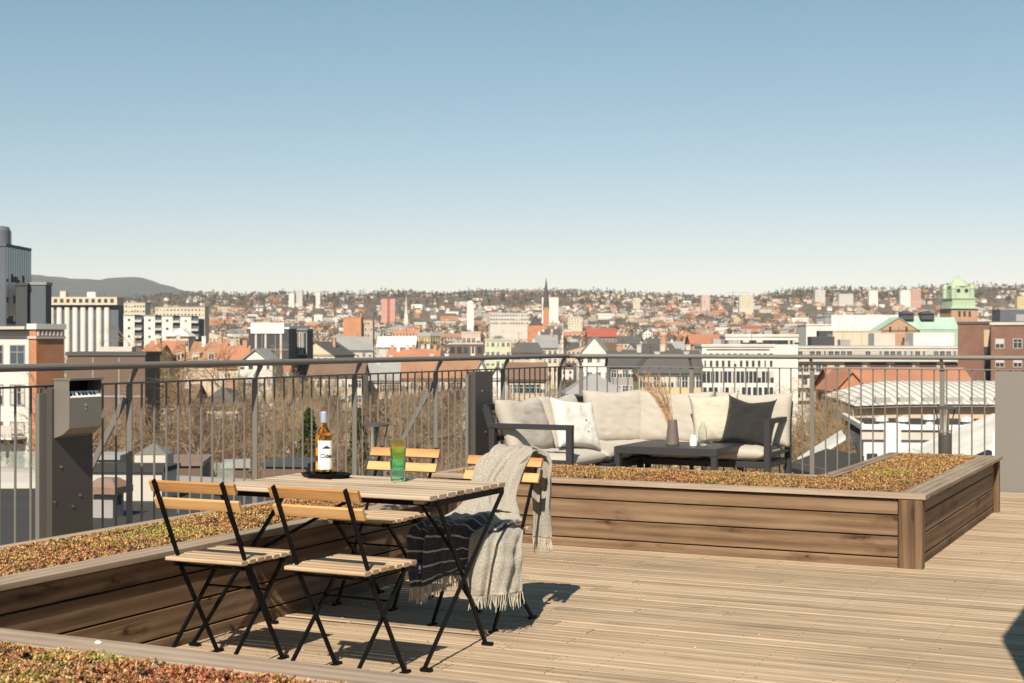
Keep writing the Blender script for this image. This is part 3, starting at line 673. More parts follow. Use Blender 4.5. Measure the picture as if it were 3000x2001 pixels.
S4 = [[V_(-3.20, 6.72, .835), V_(-3.18, 6.715, .85), V_(-3.15, 6.71, .85), V_(-3.12, 6.69, .825)],
      [V_(-3.235, 6.62, .76), V_(-3.21, 6.605, .775), V_(-3.18, 6.60, .765), V_(-3.15, 6.62, .73)],
      [V_(-3.25, 6.55, .64), V_(-3.22, 6.53, .655), V_(-3.19, 6.53, .645), V_(-3.155, 6.55, .61)],
      [V_(-3.24, 6.48, .54), V_(-3.20, 6.46, .555), V_(-3.15, 6.47, .55), V_(-3.11, 6.50, .52)]]
sheet(bm_, S4, 20, 40, .006, 1.5, 5.5, -2.0)
# narrow tail behind the backrest
S3 = [[V_(-3.22, 6.70, .835), V_(-3.17, 6.71, .85), V_(-3.13, 6.72, .845), V_(-3.10, 6.73, .82)],
      [V_(-3.19, 6.77, .815), V_(-3.14, 6.775, .825), V_(-3.09, 6.77, .81), V_(-3.055, 6.76, .78)],
      [V_(-3.18, 6.80, .70), V_(-3.13, 6.80, .70), V_(-3.09, 6.78, .68), V_(-3.05, 6.75, .67)],
      [V_(-3.17, 6.80, .52), V_(-3.13, 6.80, .52), V_(-3.09, 6.78, .52), V_(-3.06, 6.76, .52)],
      [V_(-3.17, 6.80, .385), V_(-3.13, 6.80, .385), V_(-3.09, 6.79, .385), V_(-3.06, 6.78, .385)]]
e3 = sheet(bm_, S3, 26, 56, .010, 2.0, 2.2, -2.0)
fringe(fr_, e3[-1], .08, 1, 3)
o = bm_.build('cloth', 'wool_throw', t, weld=True)
sm_ = o.modifiers.new('thick', 'SOLIDIFY'); sm_.thickness = .006; sm_.offset = 0
fr_.build('fringe', 'fringe_wool', t)
m = MB(); m.box(V_(-3.455, 6.088, .275), V_(-3.415, 6.094, .33)); m.build('care_tag', 'tag_blue', t)
m = MB(); m.box(V_(-3.440, 6.0855, .285), V_(-3.430, 6.0875, .318)); m.build('care_mark', 'white_paint', t)

# ================================================================ SOFA CORNER
def fabric(name, col, var=.06, weave=900):
    m = pm(name, col, .92, var, 4, .5, weave); m.node_tree.nodes['Principled BSDF'].inputs['Sheen Weight'].default_value = .15; return m
fabric('cushion_fabric', (.42, .38, .325)); fabric('cushion_white', (.58, .555, .51)); fabric('cushion_cream', (.48, .44, .35)); fabric('cushion_black', (.016, .0145, .013))
def pillow(sx, sz, th, seed=0, corner=.10, wr=.010, nx=36, nz=36, ears=0.0, sag=0):
    """soft cushion in the xz plane, thickness along y, bottom centre at the origin"""
    mb = MB(); F_, B_ = [], []
    for side in (-1, 1):
        G = []
        for i in range(nx + 1):
            r = []
            for j in range(nz + 1):
                u, v = i / nx * 2 - 1, j / nz * 2 - 1
                e = max(0, (1 - abs(u) ** 4)) ** .5 * max(0, (1 - abs(v) ** 4)) ** .5
                e = (1 - abs(u) ** 5) ** .45 * (1 - abs(v) ** 5) ** .45 if abs(u) < 1 and abs(v) < 1 else 0
                pin = 1 - corner * (abs(u) ** 2) * (1 - abs(v) ** 2) * .25; pinv = 1 - corner * (abs(v) ** 2) * (1 - abs(u) ** 2) * .25
                X = u * sx / 2 * (1 - .10 * corner * 3 * (1 - v * v) * u * u); Z = v * sz / 2 * (1 - .10 * corner * 3 * (1 - u * u) * v * v)
                X += ears * u * abs(u) ** 3 * abs(v) ** 6 * .5; Z += ears * v * abs(v) ** 3 * abs(u) ** 6
                Z -= sag * math.exp(-(u * 2.0) ** 2) * max(0, v) ** 2
                wn = mnoise.noise(Vector((u * 2.2 + seed, v * 2.2, seed * .7))) * wr + mnoise.noise(Vector((u * 6 + seed, v * 5, seed))) * wr * .35
                crease = .006 * math.sin(9 * u + 4 * v + seed) * max(0, 1 - 2.2 * abs(abs(v) - .6)) * (1 - abs(u) ** 3) + .010 * max(0, mnoise.noise(Vector((u * 3.5 + seed, v * 9 + 2 * u, seed * 1.3)))) 
                Y = side * (th / 2 * e + wn * e - crease * e)
                r.append((X, Y, Z + sz / 2))
            G.append(r)
        if side > 0: G = G[::-1]
        mb.grid(G)
    return mb
def seatpad(lx, ly, th, seed=0, n=30):
    mb = pillow(lx, ly, th, seed, .02, .006, n, n); mb.v = [(x, z - ly / 2, -y + th / 2) for x, y, z in mb.v]; return mb
SF = thing('corner_sofa', 'corner sofa with anthracite metal frame and pale beige cushions', 'sofa', (-5.75, 13.95, 0))
def sl(x, y, z): return (x + 5.75, y - 13.95, z)
m = MB(); q = .05
# left wing frame: x -5.78..-5.06, y 11.55..13.95 ; right wing: y 13.25..13.95, x ..-3.76
for (a, c) in ((sl(-5.06, 11.6, .235), sl(-5.06, 13.25, .235)), (sl(-5.76, 11.6, .235), sl(-5.76, 13.9, .235)), (sl(-5.04, 13.27, .235), sl(-3.82, 13.27, .235)), (sl(-5.76, 13.9, .235), sl(-3.82, 13.9, .235)), (sl(-5.73, 11.6, .235), sl(-5.09, 11.6, .235)), (sl(-3.82, 13.25, .235), sl(-3.82, 13.9, .235))): m.bar(a, c, .045, .06)
for k in range(11): m.bar(sl(-5.74, 11.75 + k * .19, .255), sl(-5.09, 11.75 + k * .19, .255), .05, .012)
for k in range(7): m.bar(sl(-4.98 + k * .18, 13.29, .255), sl(-4.98 + k * .18, 13.88, .255), .05, .012)
m.build('seat_frame', 'anthracite', SF)
for (x, y) in ((-5.06, 11.58), (-5.80, 11.58), (-5.06, 13.27), (-3.80, 13.24), (-3.80, 13.95), (-5.80, 13.95)):
    ht = .655 if (x, y) in ((-5.06, 11.58), (-3.80, 13.24), (-3.80, 13.95)) else (.66 if y < 12 else .205)
    m = MB(); m.bar(sl(x, y, .0), sl(x, y, ht - (.0 if ht < .3 else .035)), .055, .055, .003, up=(0, 1, 0)); m.build('leg', 'anthracite', SF)
m = MB(); m.bar(sl(-5.83, 11.58, .64), sl(-5.032, 11.58, .64), .055, .045, .003); m.bar(sl(-5.77, 11.58, .335), sl(-5.09, 11.58, .335), .045, .045, .003); m.build('armrest', 'anthracite', SF)
m = MB(); m.bar(sl(-3.80, 13.212, .64), sl(-3.80, 13.98, .64), .055, .045, .003); m.bar(sl(-3.80, 13.27, .335), sl(-3.80, 13.92, .335), .045, .03, .003); m.build('armrest', 'anthracite', SF)
m = MB()
m.bar(sl(-5.80, 11.58, .60), sl(-5.865, 11.58, .80), .05, .06, .003, up=(1, 0, 0)); m.bar(sl(-5.865, 11.56, .80), sl(-5.865, 13.98, .80), .03, .06, .003); m.bar(sl(-5.84, 11.61, .52), sl(-5.84, 13.98, .52), .03, .05)
m.bar(sl(-5.87, 14.03, .80), sl(-3.80, 14.03, .80), .03, .06, .003); m.bar(sl(-5.86, 13.98, .52), sl(-3.83, 13.98, .52), .03, .05); m.bar(sl(-3.80, 13.97, .60), sl(-3.80, 14.03, .80), .05, .05, .003, up=(0, 1, 0)); m.build('back_frame', 'anthracite', SF)
def place(mb, name, mat, parent, loc, rot, weld=True):
    o = mb.build(name, mat, parent, weld=weld); o.location = loc; o.rotation_euler = rot; return o
# seat cushions
place(seatpad(.80, .69, .145, 2), 'seat_cushion', 'cushion_fabric', SF, sl(-5.405, 11.63 + .42, .262), (0, 0, R(90)))
place(seatpad(.80, .69, .145, 3), 'seat_cushion', 'cushion_fabric', SF, sl(-5.405, 12.86, .262), (0, 0, R(90)))
place(seatpad(.69, .66, .145, 5), 'seat_cushion', 'cushion_fabric', SF, sl(-5.40, 13.60, .262), (0, 0, 0))
place(seatpad(.62, .69, .145, 6), 'seat_cushion', 'cushion_fabric', SF, sl(-4.73, 13.57, .262), (0, 0, 0))
place(seatpad(.60, .69, .145, 7), 'seat_cushion', 'cushion_fabric', SF, sl(-4.13, 13.57, .262), (0, 0, 0))
# back cushions: left wing (facing +x) and right wing (facing -y)
for (y, s_, w_) in ((12.02, 11, .84), (12.86, 12, .82)):
    place(pillow(w_, .53, .19, s_, .12, .008, sag=.03), 'back_cushion', 'cushion_fabric', SF, sl(-5.60, y, .37), (R(-20), 0, R(90)))
place(pillow(.66, .54, .20, 15, .12, .008, sag=.02), 'back_cushion', 'cushion_fabric', SF, sl(-5.44, 13.62, .37), (R(-12), 0, R(48)))
for (x, s_, w_) in ((-4.93, 13, .80), (-4.13, 14, .78)):
    place(pillow(w_, .53, .19, s_, .12, .008, sag=.02), 'back_cushion', 'cushion_fabric', SF, sl(x, 13.80, .37), (R(-13), 0, 0))
# loose pillows
t = thing('white_pillow', 'white buttoned pillow leaning on the left wing of the sofa', 'pillow', (-5.27, 12.28, .42), group='loose pillows on the sofa')
place(pillow(.47, .45, .15, 21, .15, .012, ears=.03), 'cover', 'cushion_white', t, (0, 0, 0), (R(-24), R(6), R(62)))
m = MB(); m.lathe([(0, .004), (.008, .003), (.009, 0)], n=10); o = m.build('button', 'ink_dark', t); o.location = (.085, -.045, .25); o.rotation_euler = (R(70), 0, R(62))
t = thing('cream_pillow', 'cream textured pillow on the sofa, left of the black pillow', 'pillow', (-4.36, 13.52, .42), group='loose pillows on the sofa')
place(pillow(.46, .46, .17, 22, .15, .016, ears=.03), 'cover', 'cushion_cream', t, (0, 0, 0), (R(-18), R(-6), R(18)))
t = thing('black_pillow', 'black pillow with pointed corners against the right sofa arm', 'pillow', (-4.08, 13.43, .42), group='loose pillows on the sofa')
place(pillow(.45, .44, .15, 23, .2, .012, ears=.03, sag=.03), 'cover', 'cushion_black', t, (0, 0, 0), (R(-20), R(5), R(0)))
# coffee table
t = thing('coffee_table', 'low anthracite metal coffee table in front of the sofa', 'coffee table', (-4.565, 13.0, 0))
m = MB(); m.bar((-.48, 0, .413), (.48, 0, .413), .80, .014, .002); m.build('tabletop', 'anthracite', t)
m = MB()
for sy in (-1, 1): m.bar((-.49, sy * .405, .385), (.49, sy * .405, .385), .03, .06, .002)
for sx in (-1, 1): m.bar((sx * .475, -.388, .385), (sx * .475, .388, .385), .03, .058, .002)
m.build('frame', 'anthracite', t)
for sx in (-1, 1):
    for sy in (-1, 1): m = MB(); m.bar((sx * .462, sy * .392, 0), (sx * .462, sy * .392, .353), .052, .052, .002, up=(0, 1, 0)); m.build('leg', 'anthracite', t)
zt = .4203
t = thing('vase', 'brown conical vase on the coffee table', 'vase', (-4.63, 12.98, zt))
m = MB(); m.lathe([(0, 0), (.062, 0), (.064, .006), (.042, .225), (.040, .232), (.034, .232), (.036, .2), (.05, .03), (0, .03)], n=30); m.build('body', 'ceramic_brown', t)
pm('dry_reed', (.34, .19, .09), .85, .3, 20); pm('dry_plume', (.42, .27, .15), .9, .3, 20)
t = thing('dried_reeds', 'dried brown reeds leaning left out of the vase', 'dried plants', (-4.63, 12.98, zt + .05))
st = MB(); pl = MB()
for k in range(34):
    r = random.Random(100 + k); a = Vector((r.uniform(-.02, .02), r.uniform(-.02, .02), 0)); L_ = r.uniform(.50, .74)
    dirx = -r.uniform(.12, .60); diry = r.uniform(-.2, .2); P = []
    for q in range(8):
        u = q / 7; P.append(a + Vector((dirx * L_ * (.35 * u + .55 * u * u), diry * L_ * u * u, L_ * (u * .98 - .12 * u * u))))
    st.tube(P, [.0028 - .0018 * q / 7 for q in range(8)], 5)
    for q in range(26):
        u = r.uniform(.45, 1); p = a + Vector((dirx * L_ * (.35 * u + .55 * u * u), diry * L_ * u * u, L_ * (u * .98 - .12 * u * u)))
        d = Vector((r.uniform(-1, 1), r.uniform(-1, 1), r.uniform(.1, 1.6))).normalized() * r.uniform(.012, .035)
        pl.tube([p, p + d], [.0022, .0006], 3, cap=False)
st.build('stalk', 'dry_reed', t); pl.build('seed_heads', 'dry_plume', t)
t = thing('candle', 'short white candle in a jar on the coffee table', 'candle', (-4.41, 12.93, zt))
m = MB(); m.lathe([(0, 0), (.032, 0), (.034, .004), (.034, .055), (.028, .062), (.022, .09), (.022, .10), (0, .10)], n=24); m.build('jar', 'candle', t)
t = thing('carafe', 'clear glass water bottle beside the white candle', 'bottle', (-4.35, 13.02, zt))
m = MB(); m.lathe([(0, 0), (.038, 0), (.04, .01), (.04, .13), (.034, .16), (.017, .185), (.016, .22), (.013, .22), (.014, .185), (.031, .16), (.037, .13), (.037, .012), (0, .012)], n=28); m.build('glass', 'clear_glass', t)
m = MB(); m.lathe([(.0405, .05), (.0405, .115)], n=28); m.build('paper_label', 'frost_glass', t)
# ================================================================ CITY
# terrain: the city lies 22 m below the terrace and climbs to a ridge 4.5 km away; a higher hill stands behind it on the left
def lerp(x, P):
    if x <= P[0][0]: return P[0][1]
    for (a, b), (c, d) in zip(P[:-1], P[1:]):
        if x <= c: return b + (d - b) * (x - a) / (c - a)
    return P[-1][1]
RIDGE = [(-2500, 100), (300, 118), (560, 146), (700, 140), (850, 145), (930, 144), (1060, 144), (1110, 152), (1200, 152), (1290, 142), (1380, 154), (1500, 156), (1650, 157), (1750, 152), (1850, 146), (2030, 138), (2200, 130), (2260, 146), (2330, 157), (2450, 162), (2600, 158), (2700, 164), (2860, 170), (3000, 164), (5500, 150)]
RIDGE = [(a, (b - 8) * 4500 / F) for a, b in RIDGE]
HILL = [(-2500, 190), (-400, 205), (0, 206), (100, 196), (160, 189), (230, 182), (290, 180), (330, 187), (380, 190), (420, 186), (470, 172), (520, 156), (600, 136), (800, 100), (1200, 60), (5500, 20)]
def ground(xc, zc):
    s = 1500 + F * xc / max(zc, 60)
    z = lerp(zc, [(0, -22), (150, -22), (600, -20), (1000, -14), (1500, -4), (2000, 9), (2600, 32), (3300, 70)])
    r = lerp(s, RIDGE)
    if zc > 3300:
        z = 70 + (r - 70) * min(1, (zc - 3300) / 1200) ** .9 if zc <= 4500 else r + (-120 - r) * min(1, (zc - 4500) / 1500)
    if zc > 6000:
        h = lerp(s, HILL) * 9500 / F; t = min(1, (zc - 6000) / 3500)
        z = -120 + (h + 120) * t ** 1.2 if zc <= 9500 else h - (zc - 9500) * .2
    if 600 < zc: z += min(1, (zc - 600) / 2500) * 9 * mnoise.noise(Vector((xc / 420, zc / 420, 2)))
    return z
def gmat():
    m, n, b = newmat('city_ground'); L = n.links
    tc = n.nodes.new('ShaderNodeTexCoord'); no = n.nodes.new('ShaderNodeTexNoise'); no.inputs['Scale'].default_value = .012; no.inputs['Detail'].default_value = 12; no.inputs['Roughness'].default_value = .75
    L.new(tc.outputs['Object'], no.inputs['Vector'])
    r = ramp(n, [(.3, (.03, .03, .022)), (.45, (.07, .055, .04)), (.58, (.12, .09, .06)), (.72, (.16, .13, .10))]); L.new(no.outputs[0], r.inputs[0]); L.new(r.outputs[0], b.inputs['Base Color']); b.inputs['Roughness'].default_value = 1
    m2, n, b = newmat('forest_hill'); L = n.links
    tc = n.nodes.new('ShaderNodeTexCoord'); no = n.nodes.new('ShaderNodeTexNoise'); no.inputs['Scale'].default_value = .006; no.inputs['Detail'].default_value = 14; no.inputs['Roughness'].default_value = .7
    L.new(tc.outputs['Object'], no.inputs['Vector'])
    r = ramp(n, [(.35, (.012, .02, .024)), (.5, (.02, .028, .03)), (.65, (.04, .042, .042))]); L.new(no.outputs[0], r.inputs[0]); L.new(r.outputs[0], b.inputs['Base Color']); b.inputs['Roughness'].default_value = 1
gmat()
def terr(name, mat, zs, umin, umax, nu, bump=0):
    V = []; T = []
    for zc in zs:
        for j in range(nu + 1):
            u = umin + (umax - umin) * j / nu; xc = u * (abs(zc) + 260)
            x, y, _ = cw(xc, zc); V.append((x, y, ground(xc, zc) + bump * mnoise.noise(Vector((x / 90, y / 90, 1))) + bump * .6 * mnoise.noise(Vector((x / 35, y / 35, 1)))))
    for i in range(len(zs) - 1):
        for j in range(nu):
            a = i * (nu + 1) + j; T.append((a, a + 1, a + nu + 2, a + nu + 1))
    return tag(np_mesh(name, np.array(V), np.array(T), mat), kind='structure')
terr('ground', 'city_ground', [-300, -100, 0, 60, 150, 300, 450, 600] + [600 + 110 * k for k in range(1, 40)], -.62, .62, 130)
terr('hill', 'forest_hill', [5000 + 90 * k for k in range(0, 60)], -.6, .6, 300, 7)

for nm, c in dict(w_white=(.60, .565, .51), w_cream=(.50, .43, .32), w_yellow=(.48, .38, .20), w_grey=(.28, .26, .25), w_orange=(.43, .20, .10), w_pink=(.42, .24, .19), w_tan=(.45, .34, .24), w_green=(.46, .47, .32), w_dark=(.05, .052, .058), w_brown=(.13, .085, .06), w_pale=(.46, .425, .375), w_slate=(.09, .10, .12), w_rose=(.47, .34, .29),
                  r_tile=(.34, .15, .085), r_rust=(.27, .145, .085), r_dark=(.075, .07, .068), r_brown=(.16, .10, .07), r_red=(.30, .08, .055), r_copper=(.30, .41, .345), r_grey=(.24, .235, .23), r_white=(.63, .61, .57), c_green=(.34, .41, .28)).items():
    pm(nm, c, .8, .26, .16, 0)
brick('brick_orange', (.47, .17, .06), (.38, .12, .045), (.36, .24, .16)); brick('brick_brown', (.21, .095, .06), (.15, .065, .042), (.15, .11, .085)); brick('brick_tan', (.42, .22, .12), (.34, .17, .09), (.36, .27, .2))
m_, n_, b_ = newmat('pane'); b_.inputs['Base Color'].default_value = (.035, .042, .05, 1); b_.inputs['Roughness'].default_value = .12; b_.inputs['Specular IOR Level'].default_value = .6
m_, n_, b_ = newmat('pane_sky'); b_.inputs['Base Color'].default_value = (.12, .165, .20, 1); b_.inputs['Roughness'].default_value = .08; b_.inputs['Metallic'].default_value = .7
m_, n_, b_ = newmat('glass_green'); b_.inputs['Base Color'].default_value = (.80, .88, .84, 1); b_.inputs['Roughness'].default_value = .1; b_.inputs['Transmission Weight'].default_value = .85; b_.inputs['IOR'].default_value = 1.05

def roof_mb(m, W, Dp, H, kind, rh, ov=.4, mi=0, wall=None):
    """roof on a W x Dp box of height H; returns nothing. gable_x: ridge along x; gable_y: gable faces the camera"""
    if kind == 'flat':
        m.box((-.15, -.15, H + .01), (W + .15, Dp + .15, H + .45), mi)
    elif kind == 'gable_x':
        a, b, c, d = -ov, W + ov, -ov, Dp + ov; y = Dp / 2; z0 = H - ov * rh / y
        for q in ([(a, c, z0), (b, c, z0), (b, y, H + rh), (a, y, H + rh)], [(b, d, z0), (a, d, z0), (a, y, H + rh), (b, y, H + rh)]):
            m.face(q, None, mi); m.face([(p[0], p[1], p[2] - .25) for p in q[::-1]], None, mi)
        m.face([(a, c, z0 - .25), (b, c, z0 - .25), (b, c, z0), (a, c, z0)], None, mi)
    elif kind == 'gable_y':
        a, b, c, d = -ov, W + ov, -ov, Dp + ov; x = W / 2; z0 = H - ov * rh / x
        for q in ([(a, d, z0), (a, c, z0), (x, c, H + rh), (x, d, H + rh)], [(b, c, z0), (b, d, z0), (x, d, H + rh), (x, c, H + rh)]):
            m.face(q, None, mi); m.face([(p[0], p[1], p[2] - .25) for p in q[::-1]], None, mi)
        m.face([(a, c, z0 - .25), (x, c, H + rh - .25), (x, c, H + rh), (a, c, z0)], None, mi); m.face([(x, c, H + rh - .25), (b, c, z0 - .25), (b, c, z0), (x, c, H + rh)], None, mi)
    elif kind == 'mono':
        P = [(-ov, -ov, H - .2), (W + ov, -ov, H + rh), (W + ov, Dp + ov, H + rh), (-ov, Dp + ov, H - .2)]
        m.face(P, None, mi); m.face([(p[0], p[1], p[2] - .2) for p in P[::-1]], None, mi)
        for i in range(4): j = (i + 1) % 4; m.face([(*P[i][:2], P[i][2] - .2), (*P[j][:2], P[j][2] - .2), P[j], P[i]], None, mi)
    elif kind in ('hip', 'mansard'):
        a, b, c, d = -ov, W + ov, -ov, Dp + ov; k = min(W, Dp) / 2 * (.98 if kind == 'hip' else .38)
        P = [(a, c, H), (b, c, H), (b, d, H), (a, d, H)]; Q = [(a + k, c + k, H + rh), (b - k, c + k, H + rh), (b - k, d - k, H + rh), (a + k, d - k, H + rh)]
        for i in range(4): m.face([P[i], P[(i + 1) % 4], Q[(i + 1) % 4], Q[i]], None, mi)
        m.face(Q, None, mi); m.face(P[::-1], None, mi)
def gables(m, W, Dp, H, kind, rh, mi=0):
    if kind == 'gable_x':
        for x in (.01, W - .01):
            q = [(x, 0, H), (x, Dp, H), (x, Dp / 2, H + rh - .05)]; m.face(q if x > 1 else q[::-1], None, mi)
    if kind == 'gable_y':
        for y in (.0, Dp):
            q = [(0, y, H), (W, y, H), (W / 2, y, H + rh - .05)]; m.face(q if y == 0 else q[::-1], None, mi)
PLOTS = []
WIN_CACHE = {}
def window_mesh(w_, h_, frame, kind='std'):
    var = random.choice([0, 0, 0, 1, 2, 3]); key = (round(w_, 2), round(h_, 2), frame, kind, var)
    if key not in WIN_CACHE:
        m = MB(); f = .09
        m.box((-w_ / 2, -.03, 0), (w_ / 2, -.01, h_), 1)
        if var == 1: m.box((-w_ / 2 + .02, -.036, h_ * .45), (w_ / 2 - .02, -.0305, h_ - .02), 2)
        if var == 2: m.box((-w_ / 2 + .02, -.036, .02), (-w_ * .2, -.0305, h_ - .02), 2); m.box((w_ * .25, -.036, .02), (w_ / 2 - .02, -.0305, h_ - .02), 2)
        if frame:
            m.box((-w_ / 2 - f, -.07, -f), (w_ / 2 + f, -.005, 0), 0); m.box((-w_ / 2 - f, -.07, h_), (w_ / 2 + f, -.005, h_ + f), 0)
            m.box((-w_ / 2 - f, -.068, .001), (-w_ / 2, -.006, h_ - .001), 0); m.box((w_ / 2, -.068, .001), (w_ / 2 + f, -.006, h_ - .001), 0)
            if kind == 'std' and w_ > .9: m.box((-.04, -.062, .002), (.04, -.031, h_ - .002), 0)
            if kind == 'std' and h_ > 1.3: m.box((-w_ / 2 + .001, -.060, h_ * .62), (w_ / 2 - .001, -.031, h_ * .62 + .07), 0)
        o = m.build('window', [frame or 'w_dark', 'pane_sky' if var == 3 else 'pane', 'w_pale']); me = o.data; bpy.data.objects.remove(o); WIN_CACHE[key] = me
    return WIN_CACHE[key]
def bld(name, label, cat, x0, x1, ytop, Z, Dp, wall, roofm='r_dark', roof='flat', rh=3, yaw=0, wins=None, base=None, winframe='w_white', side=None, group=None, chim=0, ywall=None, dorm=0, reserve=True):
    """x0,x1,ytop: where its front stands in the 3000 px survey at distance Z; Dp = depth in metres; wins = list of (cols, z_from_top, w, h) rows"""
    xc0 = (x0 - 1500) / F * Z; W = (x1 - x0) / F * Z / math.cos(R(yaw)); ztop = EYE + (1000 - ytop) * Z / F
    H_total = ztop; gz = ground(xc0 + W / 2, Z) - 1.5 if base is None else base
    wx, wy, _ = cw(xc0, Z)
    H = ztop - gz - (rh if roof != 'flat' else .45)
    t = thing(name, label, cat, (wx, wy, gz), TH + R(yaw), group)
    m = MB(); m.box((0, 0, 0), (W, Dp, H)); gables(m, W, Dp, H, roof, rh); m.build('wall', wall, t)
    m = MB(); roof_mb(m, W, Dp, H, roof, rh); ro = m.build('roof', roofm, t)
    if roof != 'flat' and name not in ('silo',):
        g_ = MB(); g_.box((-.35, -.50, H - .22), (W + .35, -.38, H - .06)); g_.box((W * .02, -.14, 0), (W * .02 + .12, -.01, H - .25)); g_.build('gutter', 'w_dark', ro)
    elif wins and W > 8:
        g_ = MB(); g_.box((-.2, -.22, H - .18), (W + .2, -.155, H + .30)); g_.build('cornice', 'w_pale', ro)
        for q in range(random.randint(1, 3) if Z > 200 else 0):
            g_ = MB(); a_ = W * random.uniform(.1, .8); g_.box((a_, Dp * .4, H + .46), (a_ + random.uniform(1, 2.5), Dp * .6, H + random.uniform(1.2, 2.0))); g_.build('roof_unit', 'w_grey', ro)
    if not wins and W > 7 and wall != 'w_slate':
        g_ = MB(); nj = max(3, int(W / 3.2))
        for q in range(1, nj): g_.box((W * q / nj - .06, -.05, 0), (W * q / nj + .06, -.008, H - .2))
        g_.box((.05, -.06, H * .80), (W - .05, -.051, H * .80 + .18)); g_.build('panel_joints', 'w_grey' if wall != 'brick_brown' else 'w_brown', t)
    if Z > 200 and W > 9 and random.random() < .6:
        g_ = MB(); ax_ = W * random.uniform(.15, .85); zt_a = H + (rh if roof != 'flat' else .4) + random.uniform(1.5, 3.5); g_.tube([(ax_, Dp * .5, H + .3), (ax_, Dp * .5, zt_a)], .06, 5); g_.tube([(ax_ - .7, Dp * .5, zt_a - .5), (ax_ + .7, Dp * .5, zt_a - .5)], .04, 4); g_.build('aerial', 'w_dark', ro)
    def addw(px, py, pz, w_, h_, rz):
        if rz == 0: pz = pz
        o = bpy.data.objects.new('window', window_mesh(w_, h_, winframe, 'std' if h_ < 3 else 'slit')); COL.objects.link(o); o.parent = t; o.location = (px, py, pz); o.rotation_euler = (0, 0, rz)
    for (cols, zt, w_, h_) in (wins or []):
        for k in range(cols):
            px = W * (k + .5) / cols
            if roof == 'gable_y' and zt < 0:
                if (W / 2 - abs(px - W / 2)) / (W / 2) * rh < -zt + .4: continue
            addw(px, 0, H - zt - h_, w_, h_, 0)
    for (cols, zt, w_, h_) in (side or []):
        for k in range(cols):
            if yaw > 0: addw(0, Dp * (k + .5) / cols, H - zt - h_, w_, h_, R(-90))
            else: addw(W, Dp * (k + .5) / cols, H - zt - h_, w_, h_, R(90))
    for k in range(chim):
        c = MB(); cx = W * (k + .5 + random.uniform(-.2, .2)) / chim; cy = Dp * random.uniform(.4, .6)
        top = H + (rh if roof != 'flat' else .4) + 1.0; c.box((cx - .45, cy - .35, H + .2), (cx + .45, cy + .35, top)); c.box((cx - .52, cy - .42, top), (cx + .52, cy + .42, top + .18))
        c.build('chimney', random.choice(['brick_tan', 'w_pale', 'w_white']), ro)
    for k in range(dorm):
        cx = W * (k + .5) / dorm; d = MB(); y0 = Dp * .10; z0 = H + rh * .12
        d.box((cx - .9, y0, z0), (cx + .9, y0 + 2.5, z0 + 1.7)); d.box((cx - 1.1, y0 - .2, z0 + 1.71), (cx + 1.1, y0 + 2.6, z0 + 1.9)); dm = d.build('dormer', wall, ro)
        o = bpy.data.objects.new('window', window_mesh(1.2, 1.1, winframe)); COL.objects.link(o); o.parent = dm; o.location = (cx, y0, z0 + .4)
    if reserve: PLOTS.append((xc0 + W / 2 * math.cos(R(yaw)), Z + Dp / 2, max(W, Dp) / 2 + 2))
    return t, W, H
def rows(n, cols, z0, step, w_, h_): return [(cols, z0 + k * step, w_, h_) for k in range(n)]
apt = 'apartment block'
# ---------------- landmarks, left to right
# glass tower with dark blue edge and domed plant room
Zt = 250
t, W, H = bld('glass_tower', 'tall mirror glass office tower at the left edge with a rounded plant room', 'tower', -130, 16, 713, Zt, 13, 'w_slate', 'w_slate', yaw=0, winframe=None)
m = MB()
for k in range(11): m.box((W + .02, .1 + k * 1.17, H - 34), (W + .10, 1.18 + k * 1.17, H - .1))
m.build('curtain_glass', 'pane_sky', t)
m = MB()
for r_ in range(4):
    for k in range(11):
        if random.random() < .75: m.box((W + .11, .2 + k * 1.17, H - 6.0 - r_ * 3.6), (W + .14, 1.0 + k * 1.17, H - 5.0 - r_ * 3.6 + random.choice([0, -.5, .4])))
m.build('dark_window', 'w_dark', t)
m = MB()
for k in range(12): m.box((W + .02, .05 + k * 1.17, H - 36), (W + .13, .11 + k * 1.17, H))
m.build('mullion', 'w_slate', t)
m = MB(); cx, cy = W - 1.5, 3
m.lathe([(0, H + .3), (1.3, H + .3), (1.3, H + 2.9), (1.0, H + 3.5), (0, H + 3.7)], (cx, cy, 0), 24); m.build('plant_room', 'w_slate', t)
m = MB(); m.tube([(W - .15, 3, H + .3), (W - .15, 3, H + 2.6), (W - .5, 3, H + 3.2)], .16, 8); m.build('flue', 'w_slate', t)
t, W, H = bld('office_annex', 'slate grey windowless annex block beside the glass tower', 'building', 80, 134, 826, 240, 3, 'w_slate', 'r_grey', side=None)
t, W, H = bld('office_annex', 'black glass annex block between the mirror tower and the slate block', 'building', 46, 79.5, 828, 239, 3, 'w_dark', 'w_dark')
# white apartment building with balconies and its brick stair tower
Zb = 125
t, W, H = bld('apartment_building', 'white apartment building with balconies at the left edge, below the glass tower', apt, -224, 142, 966, 127.2, 3.2, 'w_white', 'r_grey', yaw=-25.85, wins=[(5, .9, 1.5, 1.5), (5, 4.2, 1.5, 1.6), (5, 7.3, 1.5, 1.7), (5, 10.2, 1.5, 1.7), (5, 13.1, 1.5, 1.7), (5, 16, 1.5, 1.7)], winframe='w_grey', side=[(2, 4.2, 1.3, 1.5)])
for k in range(5):
    m = MB(); z = H - 8.6 - k * 2.95; m.box((W * .35, -1.8, z), (W * .99, -.02, z + .18)); bl = m.build('balcony', 'w_white', t)
    m = MB(); m.box((W * .35, -1.8, z + .19), (W * .99, -1.74, z + 1.15)); m.build('front', 'w_pale', bl)
m = MB(); m.box((-.3, -.9, H + .46), (W + .4, 3.3, H + .70)); m.build('eaves', 'w_pale', t)
